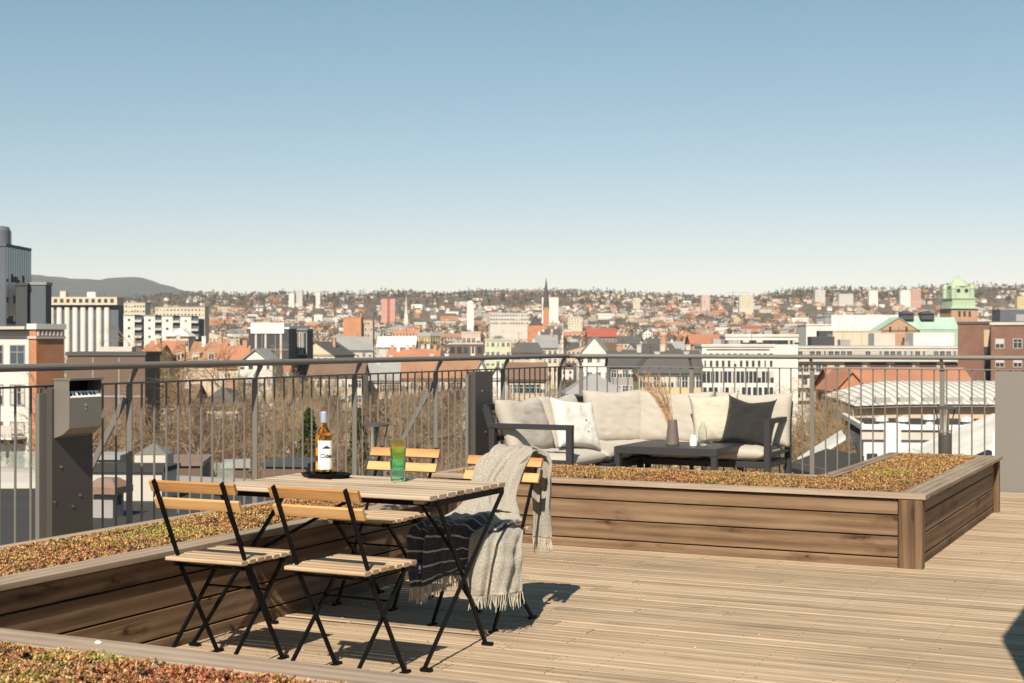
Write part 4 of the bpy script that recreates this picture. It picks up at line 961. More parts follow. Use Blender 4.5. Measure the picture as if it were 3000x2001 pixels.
t, W, H = bld('brick_tower', 'orange brick stair tower with white dentilled cornice at left', 'tower', 86, 110, 948, 118, 3.1, 'brick_orange', 'w_white', yaw=-25.85)
m = MB(); m.box((-.12, -.12, H - .75), (W + .12, 3.22, H - .55)); m.build('cornice', 'w_pale', t)
m = MB()
for k in range(7): m.box((W + .005, .1 + k * .43, H - .5), (W + .10, .28 + k * .43, H - .1))
m.build('dentils', 'w_white', t)
# dark flat roofed building in front of the willow
t, W, H = bld('flat_building', 'low building with dark flat roof and pale parapet right of the brick tower', 'building', 196, 425, 1030, 165, 7, 'w_brown', 'r_dark', yaw=0)
m = MB(); m.box((3, 2, H + .46), (W - 2, 4, H + 1.0)); m.build('parapet', 'w_pale', t)
# silo converted to flats: round white cylinders
Zs = 620; sx = Zs / F
t = thing('grain_silo', 'white grain silo of tall joined cylinders with flats on top', 'silo', cw((160 - 1500) * sx, Zs, ground(-190, Zs)), TH); gz = t.location.z
hs = EYE + (1000 - 893) * sx - gz
m = MB(); m.box((-4, 3.2, 0), (26, 12, hs)); m.build('wall', 'w_slate', t)
for k in range(8): m = MB(); m.lathe([(1.15, 0), (1.15, hs - 1), (0, hs - 1)], (-2.2 + k * 3.35, 3.0, 0), 16); m.build('cylinder', 'w_white', t)
m = MB(); m.box((-4, 1, hs + .05), (26, 12, hs + 3.4)); tp = m.build('penthouse', 'w_cream', t)
for k in range(11): m = MB(); m.box((-3.3 + k * 2.65, .93, hs + 1.0), (-1.9 + k * 2.65, .99, hs + 2.6)); m.build('window', 'pane', tp)
m = MB(); m.box((12.5, 4, hs + 3.42), (16, 9, hs + 5.6)); m.build('plant_room', 'w_white', t)
m = MB(); m.box((1, 4, hs + 3.42), (3.5, 8, hs + 6)); m.build('plant_room', 'w_pale', t)
PLOTS.append((-190, 632, 24))
bld('apartment_block', 'white block with dark flat roof joined right of the silo', apt, 250, 325, 872, 640, 18, 'w_pale', 'r_dark', wins=rows(6, 5, 1.5, 3.1, 1.2, 1.3))
bld('apartment_block', 'long cream block with flat roof behind the willow tree', apt, 340, 425, 886, 900, 14, 'w_cream', 'r_grey', wins=rows(4, 10, 1.2, 3.1, 1.1, 1.3))
bld('apartment_block', 'low cream block behind the white ribbed blocks, with brown roof', apt, 455, 600, 898, 1000, 14, 'w_cream', 'r_brown', wins=rows(2, 14, 1.2, 3.1, 1.1, 1.3))
for k, xx in enumerate((362, 422, 474, 528)):
    t, W, H = bld('ribbed_block', ['first', 'second', 'third', 'rightmost'][k] + ' of the four white apartment blocks with dark balcony strips left of the black hall', apt, xx, xx + 32, 921 + k, 520, 12, 'w_white', 'r_grey', wins=rows(5, 1, 1.0, 2.9, .9, .9), group='white apartment blocks with dark balcony strips')
    m = MB(); m.box((W + .02, .8, -0), (W + 2.6, 10, H - .6)); m.build('stair_bay', 'w_slate', t)
    for q in range(6): m = MB(); m.box((W + .02, -.3, H - 2.2 - 2.8 * q), (W + 2.5, .75, H - 1.4 - 2.8 * q)); m.build('balcony', 'w_pale', t)
bld('villa', 'cream stone villa with hipped roof in front of the ribbed blocks', 'house', 490, 552, 962, 420, 10, 'w_cream', 'w_white', 'hip', 2.2, wins=rows(2, 5, 1.2, 3.2, 1.1, 1.6))
# orange roofs left of the hall
bld('tiled_house', 'cream house with orange tiled roof and three dormers left of the white gable', 'house', 440, 530, 997, 300, 11, 'w_cream', 'r_tile', 'gable_x', 5.0, yaw=10, dorm=3, chim=2, wins=rows(3, 5, 1, 3, 1.1, 1.5))
bld('tiled_house', 'pale yellow gabled house under the willow with tiled roof', 'house', 395, 446, 1008, 290, 12, 'w_yellow', 'r_tile', 'gable_x', 4, yaw=-12, chim=1)
bld('tiled_house', 'house with worn orange roof right of the dormer house', 'house', 545, 640, 1000, 330, 12, 'w_tan', 'r_rust', 'gable_x', 5.0, yaw=-8, dorm=2, chim=2)
bld('tiled_house', 'house with bright red tiled roof just left of the black hall', 'house', 636, 722, 1012, 300, 11, 'w_cream', 'r_tile', 'gable_x', 4.2, yaw=6, chim=3)
bld('gable_house', 'white gabled house end standing in front of the black hall', 'house', 697, 798, 1020, 260, 12, 'w_white', 'r_grey', 'gable_y', 2.4, wins=[(4, .4, .8, .9), (5, 3, 1, 1.3)])
# black hall with white top
t, W, H = bld('white_topped_hall', 'black glazed hall with a bright white flat top storey', 'hall', 728, 846, 958, 380, 14, 'w_dark', 'r_white', winframe=None)
m = MB(); m.box((.6, -.3, H - 1.2), (W - 1.2, 13, H + 1.6)); m.build('top_storey', 'r_white', t)
for q in (.16, .40, .78): m = MB(); m.box((W * q, -.12, 0), (W * q + .5, -.01, H - 1.3)); m.build('column', 'w_pale', t)
bld('flat_building', 'dark building with pale fins right of the black hall', 'building', 850, 900, 962, 400, 12, 'w_dark', 'r_grey', wins=rows(1, 4, .6, 3, .7, 6))
bld('cube_building', 'bright orange brick cube with flat roof left of centre', 'building', 1006, 1058, 928, 780, 10, 'w_orange', 'w_orange', yaw=0, wins=None)
bld('cube_building', 'tan wing joined right of the orange cube', 'building', 1059, 1092, 935, 785, 10, 'w_tan', 'r_rust', wins=rows(4, 4, 1, 3.2, 1, 1.4))
t, W, H = bld('tower_block', 'pink tower block with dark red middle strip on the far rise', 'tower', 1117, 1158, 874, 2400, 14, 'w_pink', 'r_brown', wins=None)
m = MB(); m.box((W * .42, -.4, 0), (W * .62, -.05, H)); m.build('stair_strip', 'r_red', t)
t = thing('church_spire', 'thin white church spire right of the pink tower block', 'church', cw((1190 - 1500) / F * 2300, 2300, ground(-165, 2300)), TH)
m = MB(); m.box((-2.5, -2.5, 0), (2.5, 2.5, 24)); m.build('tower', 'w_white', t); m = MB(); zz = EYE + 137 * 2300 / F - t.location.z
m.lathe([(2.9, 24.02), (.1, zz)], n=6, sm=False); m.build('spire', 'w_pale', t)
bld('apartment_block', 'long pale block with flat roof below the wooded ridge at centre', apt, 1435, 1550, 916, 1250, 16, 'w_pale', 'r_grey', wins=rows(3, 14, 1.2, 3.3, 1.6, 1.4))
bld('dome_building', 'small white building with a rounded roof left of the spire', 'building', 1368, 1388, 880, 2000, 8, 'w_white', 'r_white', 'hip', 4)
t, W, H = bld('tower_block', 'white tower block standing right behind the dark church spire', 'tower', 1588, 1636, 870, 1500, 16, 'w_white', 'w_pale', wins=None)
# brick church spire
Zc = 980; k_ = Zc / F
gzc = ground((1600 - 1500) * k_, Zc)
t = thing('church', 'tall dark pointed spire of a brick church rising above the ridge', 'church', cw((1600 - 1500) * k_, Zc, gzc), TH)
zb = EYE + (1000 - 900) * k_ - gzc; zt_ = EYE + (1000 - 812) * k_ - gzc
m = MB(); m.box((-1.9, -1.9, 0), (1.9, 1.9, zb)); m.build('tower', 'brick_orange', t)
for sx_ in (-1, 1):
    m = MB(); m.lathe([(.35, zb - 2), (.35, zb + 1.5), (.02, zb + 6)], (sx_ * 1.7, -1.7, 0), 6, sm=False); m.build('pinnacle', 'r_dark', t)
m = MB(); m.lathe([(2.1, zb + .02), (1.75, zb + 5.5), (1.2, zb + 11), (.05, zt_)], n=8, sm=False); m.build('spire', 'r_dark', t)
m = MB(); m.box((-12, 3, 0), (-2, 30, zb - 12)); roof_mb(m, 1, 1, 0, 'none', 0); m.build('nave', 'brick_orange', t); m = MB(); m.face([(-12.5, 2.5, zb - 12), (-7, 2.5, zb - 6), (-7, 30, zb - 6), (-12.5, 30, zb - 12)]); m.face([(-1.5, 2.5, zb - 12), (-1.5, 30, zb - 12), (-7, 30, zb - 6), (-7, 2.5, zb - 6)]); m.face([(-12, 2.99, zb - 12), (-2, 2.99, zb - 12), (-7, 2.99, zb - 6.2)]); m.build('roof', 'r_dark', t)
# mid-town blocks around the rail, centre
bld('loft_building', 'brown concrete loft building with square dark openings and a rooftop box', 'building', 1316, 1415, 1003, 520, 14, 'w_brown', 'r_grey', wins=[(5, 1.0, 1.6, 2.4), (5, 5, 1.6, 2.4)], winframe=None)
bld('rooftop_box', 'pale penthouse box on the brown loft building', 'building', 1352, 1408, 971, 524, 8, 'w_rose', 'w_pale', wins=[(4, 1.8, 1.2, 1.8)], reserve=False)
bld('apartment_block', 'pale green block with two rows of windows in front of the spire road', apt, 1421, 1497, 992, 500, 12, 'w_green', 'r_grey', wins=[(5, .8, 1.0, 1.4), (5, 4.0, 1.0, 1.4), (5, 7.2, 1, 1.4)])
bld('apartment_block', 'pink rendered block with dark hipped roof right of the pale green block', apt, 1500, 1590, 1003, 460, 14, 'w_rose', 'r_dark', 'mansard', 3.2, wins=rows(4, 7, .7, 3.1, 1.1, 1.5), chim=2)
for k in range(5):
    bld('street_house', ['cream', 'pale', 'grey', 'tan', 'white'][k] + ' gabled town house number %s in the row left of the straight street' % ['one', 'two', 'three', 'four', 'five'][k] if False else ['cream gabled town house at the near end of the row by the straight street', 'pale gabled town house, second in the row by the straight street', 'grey town house, middle of the row by the straight street', 'tan town house, fourth in the row by the straight street', 'white town house at the far end of the row by the straight street'][k],
        'house', 1572 + k * 10, 1634 + k * 4, 980 - k * 9, 560 + k * 90, 26, ['w_cream', 'w_pale', 'w_grey', 'w_tan', 'w_white'][k], ['r_grey', 'r_dark', 'r_dark', 'r_brown', 'r_grey'][k], 'gable_x', 5, wins=rows(4, 4, 1, 3.2, 1.1, 1.6), side=rows(3, 6, 1, 3.2, 1.1, 1.6), chim=2, group='town houses in the row by the street')
bld('block', 'ochre corner building closing the view down the straight street', 'building', 1664, 1706, 928, 1950, 14, 'w_cream', 'w_cream', wins=rows(4, 5, 1.5, 3.2, 1.2, 1.6))
bld('red_roof_hall', 'long low hall with a red roof above the white gabled house', 'hall', 1722, 1806, 961, 700, 14, 'w_brown', 'r_red', 'gable_x', 4, wins=[(8, 1, 1.4, 1.6)])
bld('gable_house', 'large white gabled house behind the rail, left of the chimney', 'house', 1690, 1790, 983, 330, 15, 'w_white', 'r_grey', 'gable_y', 4.6, wins=[(4, .2, 1.0, 1.2), (4, 3.6, 1.1, 1.6), (4, 7.4, 1.1, 1.8), (4, 11, 1.1, 1.8)], yaw=-6)
bld('gable_house', 'white annex with flat roof joined right of the large gabled house', 'house', 1792, 1830, 1048, 335, 10, 'w_white', 'r_grey', wins=[(2, 1, 1, 1.6), (2, 4, 1, 1.6)])
t = thing('factory_chimney', 'slender yellow brick factory chimney right of centre', 'chimney', cw((1944 - 1500) / F * 400, 400, -22), TH)
hc = EYE + 28 * 400 / F + 22; m = MB(); m.lathe([(1.25, 0), (.95, hc), (.6, hc + .02)], n=16); m.build('shaft', 'brick_tan', t); m = MB(); m.lathe([(1.12, hc - 1), (1.12, hc - .3), (.97, hc - .2)], n=16); m.build('collar', 'w_tan', t)
bld('apartment_block', 'long low block with grey roof behind the rail, under the chimney', apt, 1790, 2055, 1026, 300, 14, 'w_grey', 'r_dark', 'gable_x', 3.2, wins=rows(2, 16, .8, 3.2, 1.0, 1.5), chim=4)
bld('yellow_house', 'yellow rendered house with a bay and dark roof behind the dried reeds', 'house', 1872, 2058, 1050, 260, 13, 'w_yellow', 'r_dark', 'mansard', 2.6, wins=rows(3, 9, .6, 3.3, 1.0, 1.9), chim=2)
# white slit window building
t, W, H = bld('slit_window_building', 'bright white modern building with tall slit windows', 'building', 2057, 2268, 1008, 330, 14, 'w_white', 'w_white', wins=[(12, 1.6, .8, 1.1), (12, 3.2, .6, 1.4), (17, 5.6, .8, 2.6), (13, 9.2, .8, 2.8), (16, 12.8, .9, 2.8), (14, 16.2, .9, 2.6)], winframe=None, side=[(6, 4, .8, 2.6)])
m = MB(); m.box((1.0, -.09, H - .9), (W - 1.0, -.01, H - .65)); m.build('dark_band', 'w_dark', t)  # dark band across the front under the roof edge
bld('slit_window_building', 'set back upper storey of the white slit window building', 'building', 2126, 2338, 979, 345, 10, 'w_white', 'w_white', wins=[(16, .9, 1.5, 1.0)], winframe=None, reserve=False)
# long grey balcony building
t, W, H = bld('balcony_building', 'long pale grey apartment building with rows of deep dark balconies', apt, 2262, 2806, 1012, 350, 15, 'w_pale', 'r_grey', wins=[(30, .9, 1.1, 1.5), (30, 4.1, 1.1, 1.6), (20, 7.2, 1.1, 1.6), (18, 10.3, 1.1, 1.6)], winframe='w_grey')
for rr in range(4):
    m = MB(); m.box((.3, -1.0, H - 3.35 - rr * 3.1), (W - .3, -.08, H - 2.75 - rr * 3.1)); m.build('balcony_band', 'w_pale', t)
for q in range(5): m = MB(); x_ = W * (.39 + q * .135); m.box((x_, -.12, H - 5.9), (x_ + 4.0, -.075, H - 3.6)); m.build('loggia', 'w_dark', t)
m = MB(); m.box((10, 3, H + .46), (15.5, 8, H + 2.6)); m.build('plant_room', 'w_dark', t); m = MB(); m.box((12, 4, H + 2.62), (14, 7, H + 4)); m.build('plant_room', 'w_dark', t)
m = MB(); m.box((25, 3, H + .46), (30, 9, H + 3.4)); m.build('plant_room', 'w_pale', t); m = MB(); m.box((W - 10, 2, H + .46), (W - .3, 9, H + 3.5)); m.build('plant_room', 'w_white', t)
bld('industrial_hall', 'large bright white industrial hall behind the balcony building', 'hall', 2436, 2650, 922, 600, 30, 'r_white', 'r_white')
bld('industrial_hall', 'lower white hall left of the large bright hall', 'hall', 2362, 2436, 949, 590, 20, 'w_white', 'r_white', wins=[(2, 6, 1.6, 1.6)])
bld('industrial_hall', 'cream low hall with pale strip roof before the large bright hall', 'hall', 2440, 2580, 968, 520, 12, 'w_cream', 'w_tan')
for k in range(13):
    bld('terrace_house', '%s white stepped terrace house in the pale row beyond the black hall' % ['leftmost', 'second from left', 'third from left', 'fourth from left', 'fifth from left', 'sixth from left', 'middle', 'sixth from right', 'fifth from right', 'fourth from right', 'third from right', 'second from right', 'rightmost'][k], 'house',
        640 + k * 28, 662 + k * 28 + (k % 3) * 3, 926 + (k * 7 % 5) * 2 - k * .5, 2560 + (k * 13 % 7) * 14, 11, ['w_white', 'r_white', 'w_pale'][k % 3], ['r_grey', 'r_white', 'r_grey', 'r_dark'][k % 4], ['flat', 'gable_y', 'flat', 'gable_x'][k % 4], 2.5, wins=rows(2, 3, .8, 3.2, 1.4, 1.5), winframe=None, group='pale stepped terrace houses')
# brick gable with green copper roof
Zg = 560; kg = Zg / F
t, W, H = bld('brick_brewery', 'orange brick gabled hall with long pale green copper roof', 'hall', 2572, 2692, 928, Zg, 12, 'brick_tan', 'r_copper', 'gable_y', 4.9, wins=[(5, -1.2, .9, 2.0), (4, 3, .9, 2.2)], winframe=None)
m = MB(); x0_, x1_ = W * .5, W + 15.5
m.face([(x0_, .6, H + 4.7), (W * .98, .6, H + .1), (x1_, .6, H + .1), (x1_, 7, H + 4.9), (x0_, 7, H + 4.9)]); m.face([(x0_, 7, H + 4.9), (x1_, 7, H + 4.9), (x1_, 14, H), (x0_, 14, H)]); m.box((W + .01, .8, 0), (x1_ - .2, 13.8, H + .05)); m.build('copper_roof', 'r_copper', t)
for q in (.62, 1.12):
    m = MB(); m.box((W * q, 3.5, H + 4), (W * q + 5, 7, H + 6.1)); m.face([(W * q - .5, 3, H + 6.12), (W * q + 5.5, 3, H + 6.12), (W * q + 3.5, 5, H + 7.3), (W * q + 1.5, 5, H + 7.3)]); m.face([(W * q + 1.5, 5, H + 7.3), (W * q + 3.5, 5, H + 7.3), (W * q + 5.5, 8, H + 6.12), (W * q - .5, 8, H + 6.12)]); m.build('roof_lantern', 'w_dark', t)
# copper tower
Zk = 600; kk = Zk / F; xk = (2808 - 1500) * kk; gk = ground(xk, Zk)
t = thing('copper_tower', 'square brick tower with a pale green copper cupola and round openings', 'tower', cw(xk, Zk, gk), TH + R(8)); zk = lambda y: EYE + (1000 - y) * kk - gk
m = MB(); m.box((-5.6, -5.6, 0), (5.6, 5.6, zk(905))); m.build('shaft', 'brick_tan', t)
for q in (-2.2, 0, 2.2): m = MB(); m.box((q - .5, -5.66, zk(928)), (q + .5, -5.61, zk(912))); m.build('window', 'pane', t)
m = MB(); m.box((-6.3, -6.3, zk(905) + .02), (6.3, 6.3, zk(903) + .3)); m.face([(-6.3, -6.3, zk(902)), (6.3, -6.3, zk(902)), (4.6, -4.6, zk(897)), (-4.6, -4.6, zk(897))]); m.build('cornice', 'r_copper', t)
m = MB(); m.box((-4.9, -4.9, zk(902)), (4.9, 4.9, zk(876))); m.build('lower_stage', 'c_green', t)
for a in range(6): m = MB(); x_ = -4.2 + a * 1.68; m.box((x_ - .2, -5.15, zk(900)), (x_ + .2, -4.91, zk(877))); m.build('pilaster', 'c_green', t)
m = MB(); m.box((-5.3, -5.3, zk(876) + .02), (5.3, 5.3, zk(873))); m.build('ledge', 'r_copper', t)
m = MB(); m.box((-3.7, -3.7, zk(873) + .02), (3.7, 3.7, zk(840))); m.lathe([(4.1, zk(840)), (4.2, zk(838)), (3.6, zk(830)), (2.4, zk(822)), (1.2, zk(817)), (.4, zk(814)), (.15, zk(806))], n=24); m.build('cupola', 'c_green', t)
for sx_ in (-1, 1):
    for sy_ in (-1, 1): m = MB(); m.lathe([(1.0, zk(873)), (.9, zk(848)), (1.1, zk(846)), (.7, zk(838)), (.1, zk(832))], (sx_ * 4.0, sy_ * 4.0, 0), 10); m.build('corner_turret', 'c_green', t)
for q in (-1, 1): m = MB(); m.tube([(q * 1.7, -3.76, zk(852)), (q * 1.7, -3.71, zk(852))], .85, 16); m.build('round_opening', 'pane', t)
# dark brown brick buildings at the right edge
t, W, H = bld('brick_block', 'dark brown brick block with a dark window strip, left of two at the right edge', 'building', 2806, 2900, 942, 262, 14, 'brick_brown', 'r_dark', yaw=-19, wins=None)
m = MB(); m.box((W - 1.6, -.10, H - 22), (W + .4, -.01, H - 4)); m.build('window_strip', 'pane', t); m = MB(); m.box((W - 1.6, -.2, H - 4), (W + .2, -.01, H - 1)); m.build('pale_strip', 'w_tan', t)
bld('brick_block', 'dark brown brick block with square windows at the right edge', 'building', 2903, 3090, 941, 252, 14, 'brick_brown', 'r_dark', yaw=-19, wins=rows(5, 4, 2.6, 3.2, 1.3, 1.5), winframe='w_pale')
bld('flat_building', 'grey plant building with masts above the brown brick blocks', 'building', 2930, 3060, 905, 700, 12, 'w_slate', 'r_grey')
# orange brick halls and the curved white roof
bld('brick_hall', 'long orange brick hall behind the curved white roof', 'hall', 2450, 2860, 1078, 230, 16, 'w_orange', 'r_tile', 'gable_x', 3.2, wins=rows(2, 14, 1.2, 3.4, 1.2, 1.6), winframe='w_grey')
bld('brick_hall', 'orange brick gable end left of the curved white roof', 'hall', 2446, 2545, 1085, 212, 12, 'brick_orange', 'r_tile', 'gable_y', 2.6, wins=[(3, .3, .8, 1.4)], winframe=None)
pm('roof_stained', (.56, .535, .49), .75, .42, .55, 0)
def curved_roof(label, x0, x1, yl, yr, Z, Dp, rise, wall='w_tan'):
    xc0 = (x0 - 1500) / F * Z; W = (x1 - x0) / F * Z; t = thing('curved_roof_hall', label, 'hall', cw(xc0, Z, -22), TH + R(-3)); z0 = EYE + (1000 - yl) * Z / F + 22
    m = MB(); m.box((0, .4, 0), (W, Dp, z0 - .1)); m.build('wall', wall, t); G = []
    for i in range(17):
        a = i / 16; G.append([(W * b_ , -.6 + a * (Dp + .6), z0 + rise * (.12 + .88 * math.sin(math.pi / 2 * a)) * math.sin(math.pi / 2 * min(1, .12 + 2.1 * b_))) for b_ in [q / 24 for q in range(25)]])
    m = MB(); m.grid([r for r in G]); m.grid([[(p[0], p[1], p[2] - .25) for p in r[::-1]] for r in G]); o = m.build('roof', 'roof_stained', t)
    m = MB()
    for j in range(0, 25): m.tube([(r[j][0], r[j][1], r[j][2] + .03) for r in G], .05, 4)
    m.build('seams', 'w_grey', o)
    for q in range(6): m = MB(); x_ = W * (.12 + q * .12); m.box((x_, 1.0, z0 + .3), (x_ + 1.7, 1.9, z0 + .95)); m.build('roof_light', 'r_grey', t)
    PLOTS.append((xc0 + W / 2, Z + Dp / 2, W / 2 + 3)); return t
curved_roof('hall with a big curved white roof and small roof lights', 2500, 3080, 1190, 1115, 165, 22, 2.3)
# flat roofed white building close below
Zf = 96
t, W, H = bld('flat_white_building', 'white rendered building with dark flat roof and round vents below the railing', 'building', 2530, 2960, 1258, Zf, 15, 'r_white', 'roof_felt', yaw=-8, wins=[(9, 1.1, .7, 1.3), (9, 4, .7, 1.3)], winframe=None)
for k in range(4):
    for zz in (1.2, 4.2): o = bpy.data.objects.new('window', window_mesh(1.5, 1.4, None)); COL.objects.link(o); o.parent = t; o.location = (0, 2 + k * 3.4, H - zz - 1.4); o.rotation_euler = (0, 0, R(-90))
for q in (.16, .30, .52, .74, .86): m = MB(); m.lathe([(.28, H + .46), (.28, H + .8), (.45, H + .82), (.42, H + 1.05), (0, H + 1.15)], (W * q, 3 + 5 * (q * 7 % 1), 0), 14); m.build('roof_vent', 'r_white', t)
m = MB(); m.box((W * .13, -1.3, 0), (W * .23, -.01, H + .9)); m.build('stair_bay', 'r_white', t)
m = MB(); m.box((-.2, -.2, H + .46), (W + .2, .12, H + .8)); m.box((-.2, .13, H + .46), (.12, 15.2, H + .8)); m.build('parapet', 'r_white', t)
t, W, H = bld('lean_to', 'building with a sloping pale metal roof at the lower right', 'building', 2765, 3000, 1235, 60, 7, 'w_pale', 'roof_stained', 'mono', 1.6, yaw=-5)
t, W, H = bld('shed', 'small white sloping roof shed left of the flat white building', 'shed', 2362, 2452, 1275, 84, 5, 'w_pale', 'roof_stained', 'mono', 1.5, yaw=-10)
t, W, H = bld('shed', 'small dark roofed shed just below the railing right of the sofa', 'shed', 2412, 2500, 1335, 66, 4, 'w_brown', 'roof_felt', 'mono', .6, yaw=8)
# behind the left trees
bld('apartment_block', 'cream block glimpsed through the yard trees, right of the ash box', apt, 430, 560, 1128, 210, 11, 'w_cream', 'r_brown', 'gable_x', 2.5, wins=rows(4, 5, 1, 3, 1.1, 1.5), chim=2)
bld('apartment_block', 'pale yellow block glimpsed through the yard trees, left of the bottle', apt, 585, 700, 1140, 215, 11, 'w_yellow', 'r_dark', 'hip', 2.5, wins=rows(4, 5, 1, 3, 1.1, 1.5), chim=1)
bld('apartment_block', 'cream rendered block with brown roof seen through the left railing', apt, 903, 1062, 1062, 320, 13, 'w_cream', 'r_brown', 'gable_x', 2.8, wins=rows(5, 7, 1.0, 3.3, 1.1, 1.6), chim=0)
bld('apartment_block', 'cream block with dark mansard roof left of the brown roofed block', apt, 696, 892, 1106, 300, 12, 'w_cream', 'r_dark', 'mansard', 3.0, wins=rows(4, 9, .8, 3.2, 1.0, 1.5), chim=2)
bld('apartment_block', 'low red roofed house behind the left trees', 'house', 700, 840, 1072, 360, 11, 'w_cream', 'r_tile', 'gable_x', 3.2, chim=2)
bld('apartment_block', 'dark grey gabled block right of the brown roofed block', apt, 1068, 1172, 1056, 335, 13, 'w_tan', 'r_grey', 'gable_x', 4.5, wins=rows(4, 5, 1, 3.2, 1.1, 1.6), chim=2)
bld('apartment_block', 'orange rendered block with long rust roof under the handrail', apt, 1176, 1400, 1052, 330, 13, 'w_tan', 'r_rust', 'gable_x', 4.2, wins=rows(5, 10, 1, 3.2, 1.1, 1.6), chim=4)
bld('gable_house', 'white gable end seen just right of the second metal cabinet', 'house', 1386, 1432, 1056, 250, 10, 'w_white', 'r_grey', 'gable_y', 2.6, wins=[(2, 3, .9, 1.4)])
bld('gable_house', 'white gable wall with brown roof behind the second cabinet', 'house', 1430, 1482, 1070, 240, 10, 'w_white', 'r_brown', 'gable_y', 2.0)
bld('apartment_block', 'brown boarded block between the white gables and the street', apt, 1486, 1600, 1062, 270, 12, 'w_tan', 'r_brown', 'gable_x', 3, wins=rows(4, 6, 1, 3.2, 1.1, 1.6), chim=1)
bld('glass_house', 'grey glazed low building with faceted roof in front of the white gabled house', 'building', 1660, 1830, 1098, 215, 12, 'w_grey', 'r_grey', 'hip', 2.8, wins=rows(1, 10, .4, 3, 1.4, 1.4))
bld('chimney_row_house', 'long red brick house with a row of pale chimneys above the handrail', 'house', 1135, 1285, 1022, 400, 12, 'w_orange', 'r_tile', 'gable_x', 3.5, wins=rows(2, 12, 1, 3, 1, 1.5), chim=7)
bld('white_roof_hall', 'low hall with pale violet white roof left of the brown loft building', 'hall', 1105, 1215, 985, 560, 16, 'w_pale', 'r_white', 'gable_x', 4, wins=None)
bld('gable_house', 'grey roofed house left of the white roof hall', 'house', 985, 1090, 985, 540, 14, 'w_pale', 'r_grey', 'gable_x', 5, yaw=15, chim=2, wins=rows(2, 6, 1, 3, 1, 1.5))
bld('gable_house', 'house with pale gable and dark roof right of the black hall', 'house', 870, 985, 1000, 460, 14, 'w_cream', 'r_dark', 'gable_y', 4, yaw=-20, chim=2, wins=rows(2, 6, 1, 3, 1, 1.5))
bld('brick_hall', 'orange roofed brick hall left of the slit window building', 'hall', 2025, 2130, 978, 460, 14, 'w_orange', 'r_tile', 'gable_x', 3, wins=None)
# tower blocks on the skyline, right
for (x0, x1, yt, wl, lb) in ((2166, 2207, 864, 'w_cream', 'cream tower block right of the crane'), (2388, 2418, 848, 'w_pale', 'slim pale tower block, left of the skyline pair on the right ridge'), (2458, 2500, 860, 'w_pale', 'stepped pale block on the right ridge'), (2546, 2572, 850, 'w_white', 'slim white tower block on the right ridge'),
                             (2638, 2668, 849, 'w_white', 'white tower block beside the pink tower on the right ridge'), (2669, 2698, 846, 'w_pink', 'pink tower block on the right ridge'), (868, 886, 853, 'w_pale', 'pale tower block on the left skyline'), (846, 862, 858, 'w_white', 'white tower block leftmost on the left skyline'), (925, 938, 856, 'w_white', 'small white tower rightmost on the left skyline'),
                             (1855, 1875, 872, 'w_cream', 'cream tower block on the wooded slope at centre right'), (2055, 2080, 866, 'w_rose', 'rose block left of the crane'), (2980, 3010, 868, 'w_yellow', 'yellow tower block at the right edge')):
    bld('tower_block', lb, 'tower', x0, x1, yt, 3000 if yt > 862 else 3400, 16, wl, 'r_grey', wins=rows(8, max(3, int((x1 - x0) / 6)), 2, 3.2, 1.5, 1.3), winframe=None, group='tower blocks on the far ridge')
t = thing('crane', 'thin construction crane on the skyline left of the cream tower', 'crane', cw((2148 - 1500) / F * 2800, 2800, ground(420, 2800)), TH)
zc_ = EYE + 148 * 2800 / F - t.location.z; m = MB(); m.bar((0, 0, 0), (0, 0, zc_), 1.1, 1.1); m.build('mast', 'w_grey', t); m = MB(); m.bar((-12, 0, zc_ - 3), (30, 0, zc_ - 3), .8, .8); m.build('jib', 'w_grey', t)

# ---------------- near roofs below the railing on the left
def px_(p, Z): return (p - 1500) / F * Z
t = thing('neighbour_roof', 'dark felt roof of the lower neighbouring building behind the left railing', 'building', (-16, 12, -22))
m = MB(); m.box((-30, -9, 0), (9.3, 19, 19.4)); m.build('wall', 'w_grey', t); m = MB(); m.box((-30.1, -9.1, 19.402), (9.35, 19.1, 19.6)); m.build('roof', 'roof_felt', t)
m = MB(); m.box((-30.1, 18.7, 19.602), (9.35, 19.1, 19.85)); m.build('parapet', 'w_grey', t)
def roofbox(lb, p0, p1, Z, dp, z0, ztop, mt, ct, yaw=0, glass=False):
    t = thing('roof_housing', lb, 'roof housing', cw(px_(p0, Z), Z, z0), TH + R(yaw)); W = px_(p1, Z) - px_(p0, Z)
    m = MB(); m.box((0, 0, 0), (W, dp, ztop - z0)); m.build('wall', mt, t); m = MB(); m.box((-.08, -.08, ztop - z0 + .003), (W + .08, dp + .08, ztop - z0 + .12)); m.build('coping', ct, t)
    if glass: m = MB(); m.box((W * .2, -.03, .15), (W * .8, -.004, ztop - z0 - .1)); m.build('glazing', 'pane', t)
roofbox('pale rendered roof housing behind the brown hooded chimney', 248, 478, 35.0, 1.2, -2.4, -1.72, 'w_pale', 'roof_felt', -4)
roofbox('long low brown coped roof housing right of the skylight', 430, 585, 44, 3, -4, -2.35, 'w_brown', 'hood_brown', 6)
roofbox('glazed roof housing left of the pyramid skylight', 262, 345, 39, 1.2, -2.6, -1.75, 'w_grey', 'w_grey', 0, True)
roofbox('small dark roof housing beside the bottle, behind the railing', 770, 900, 48, 2.5, -6, -2.7, 'w_brown', 'w_dark', -8)
roofbox('grey roof housing left of the folding table, behind the railing', 655, 725, 52, 2.5, -6, -3.1, 'w_brown', 'w_grey', 10)
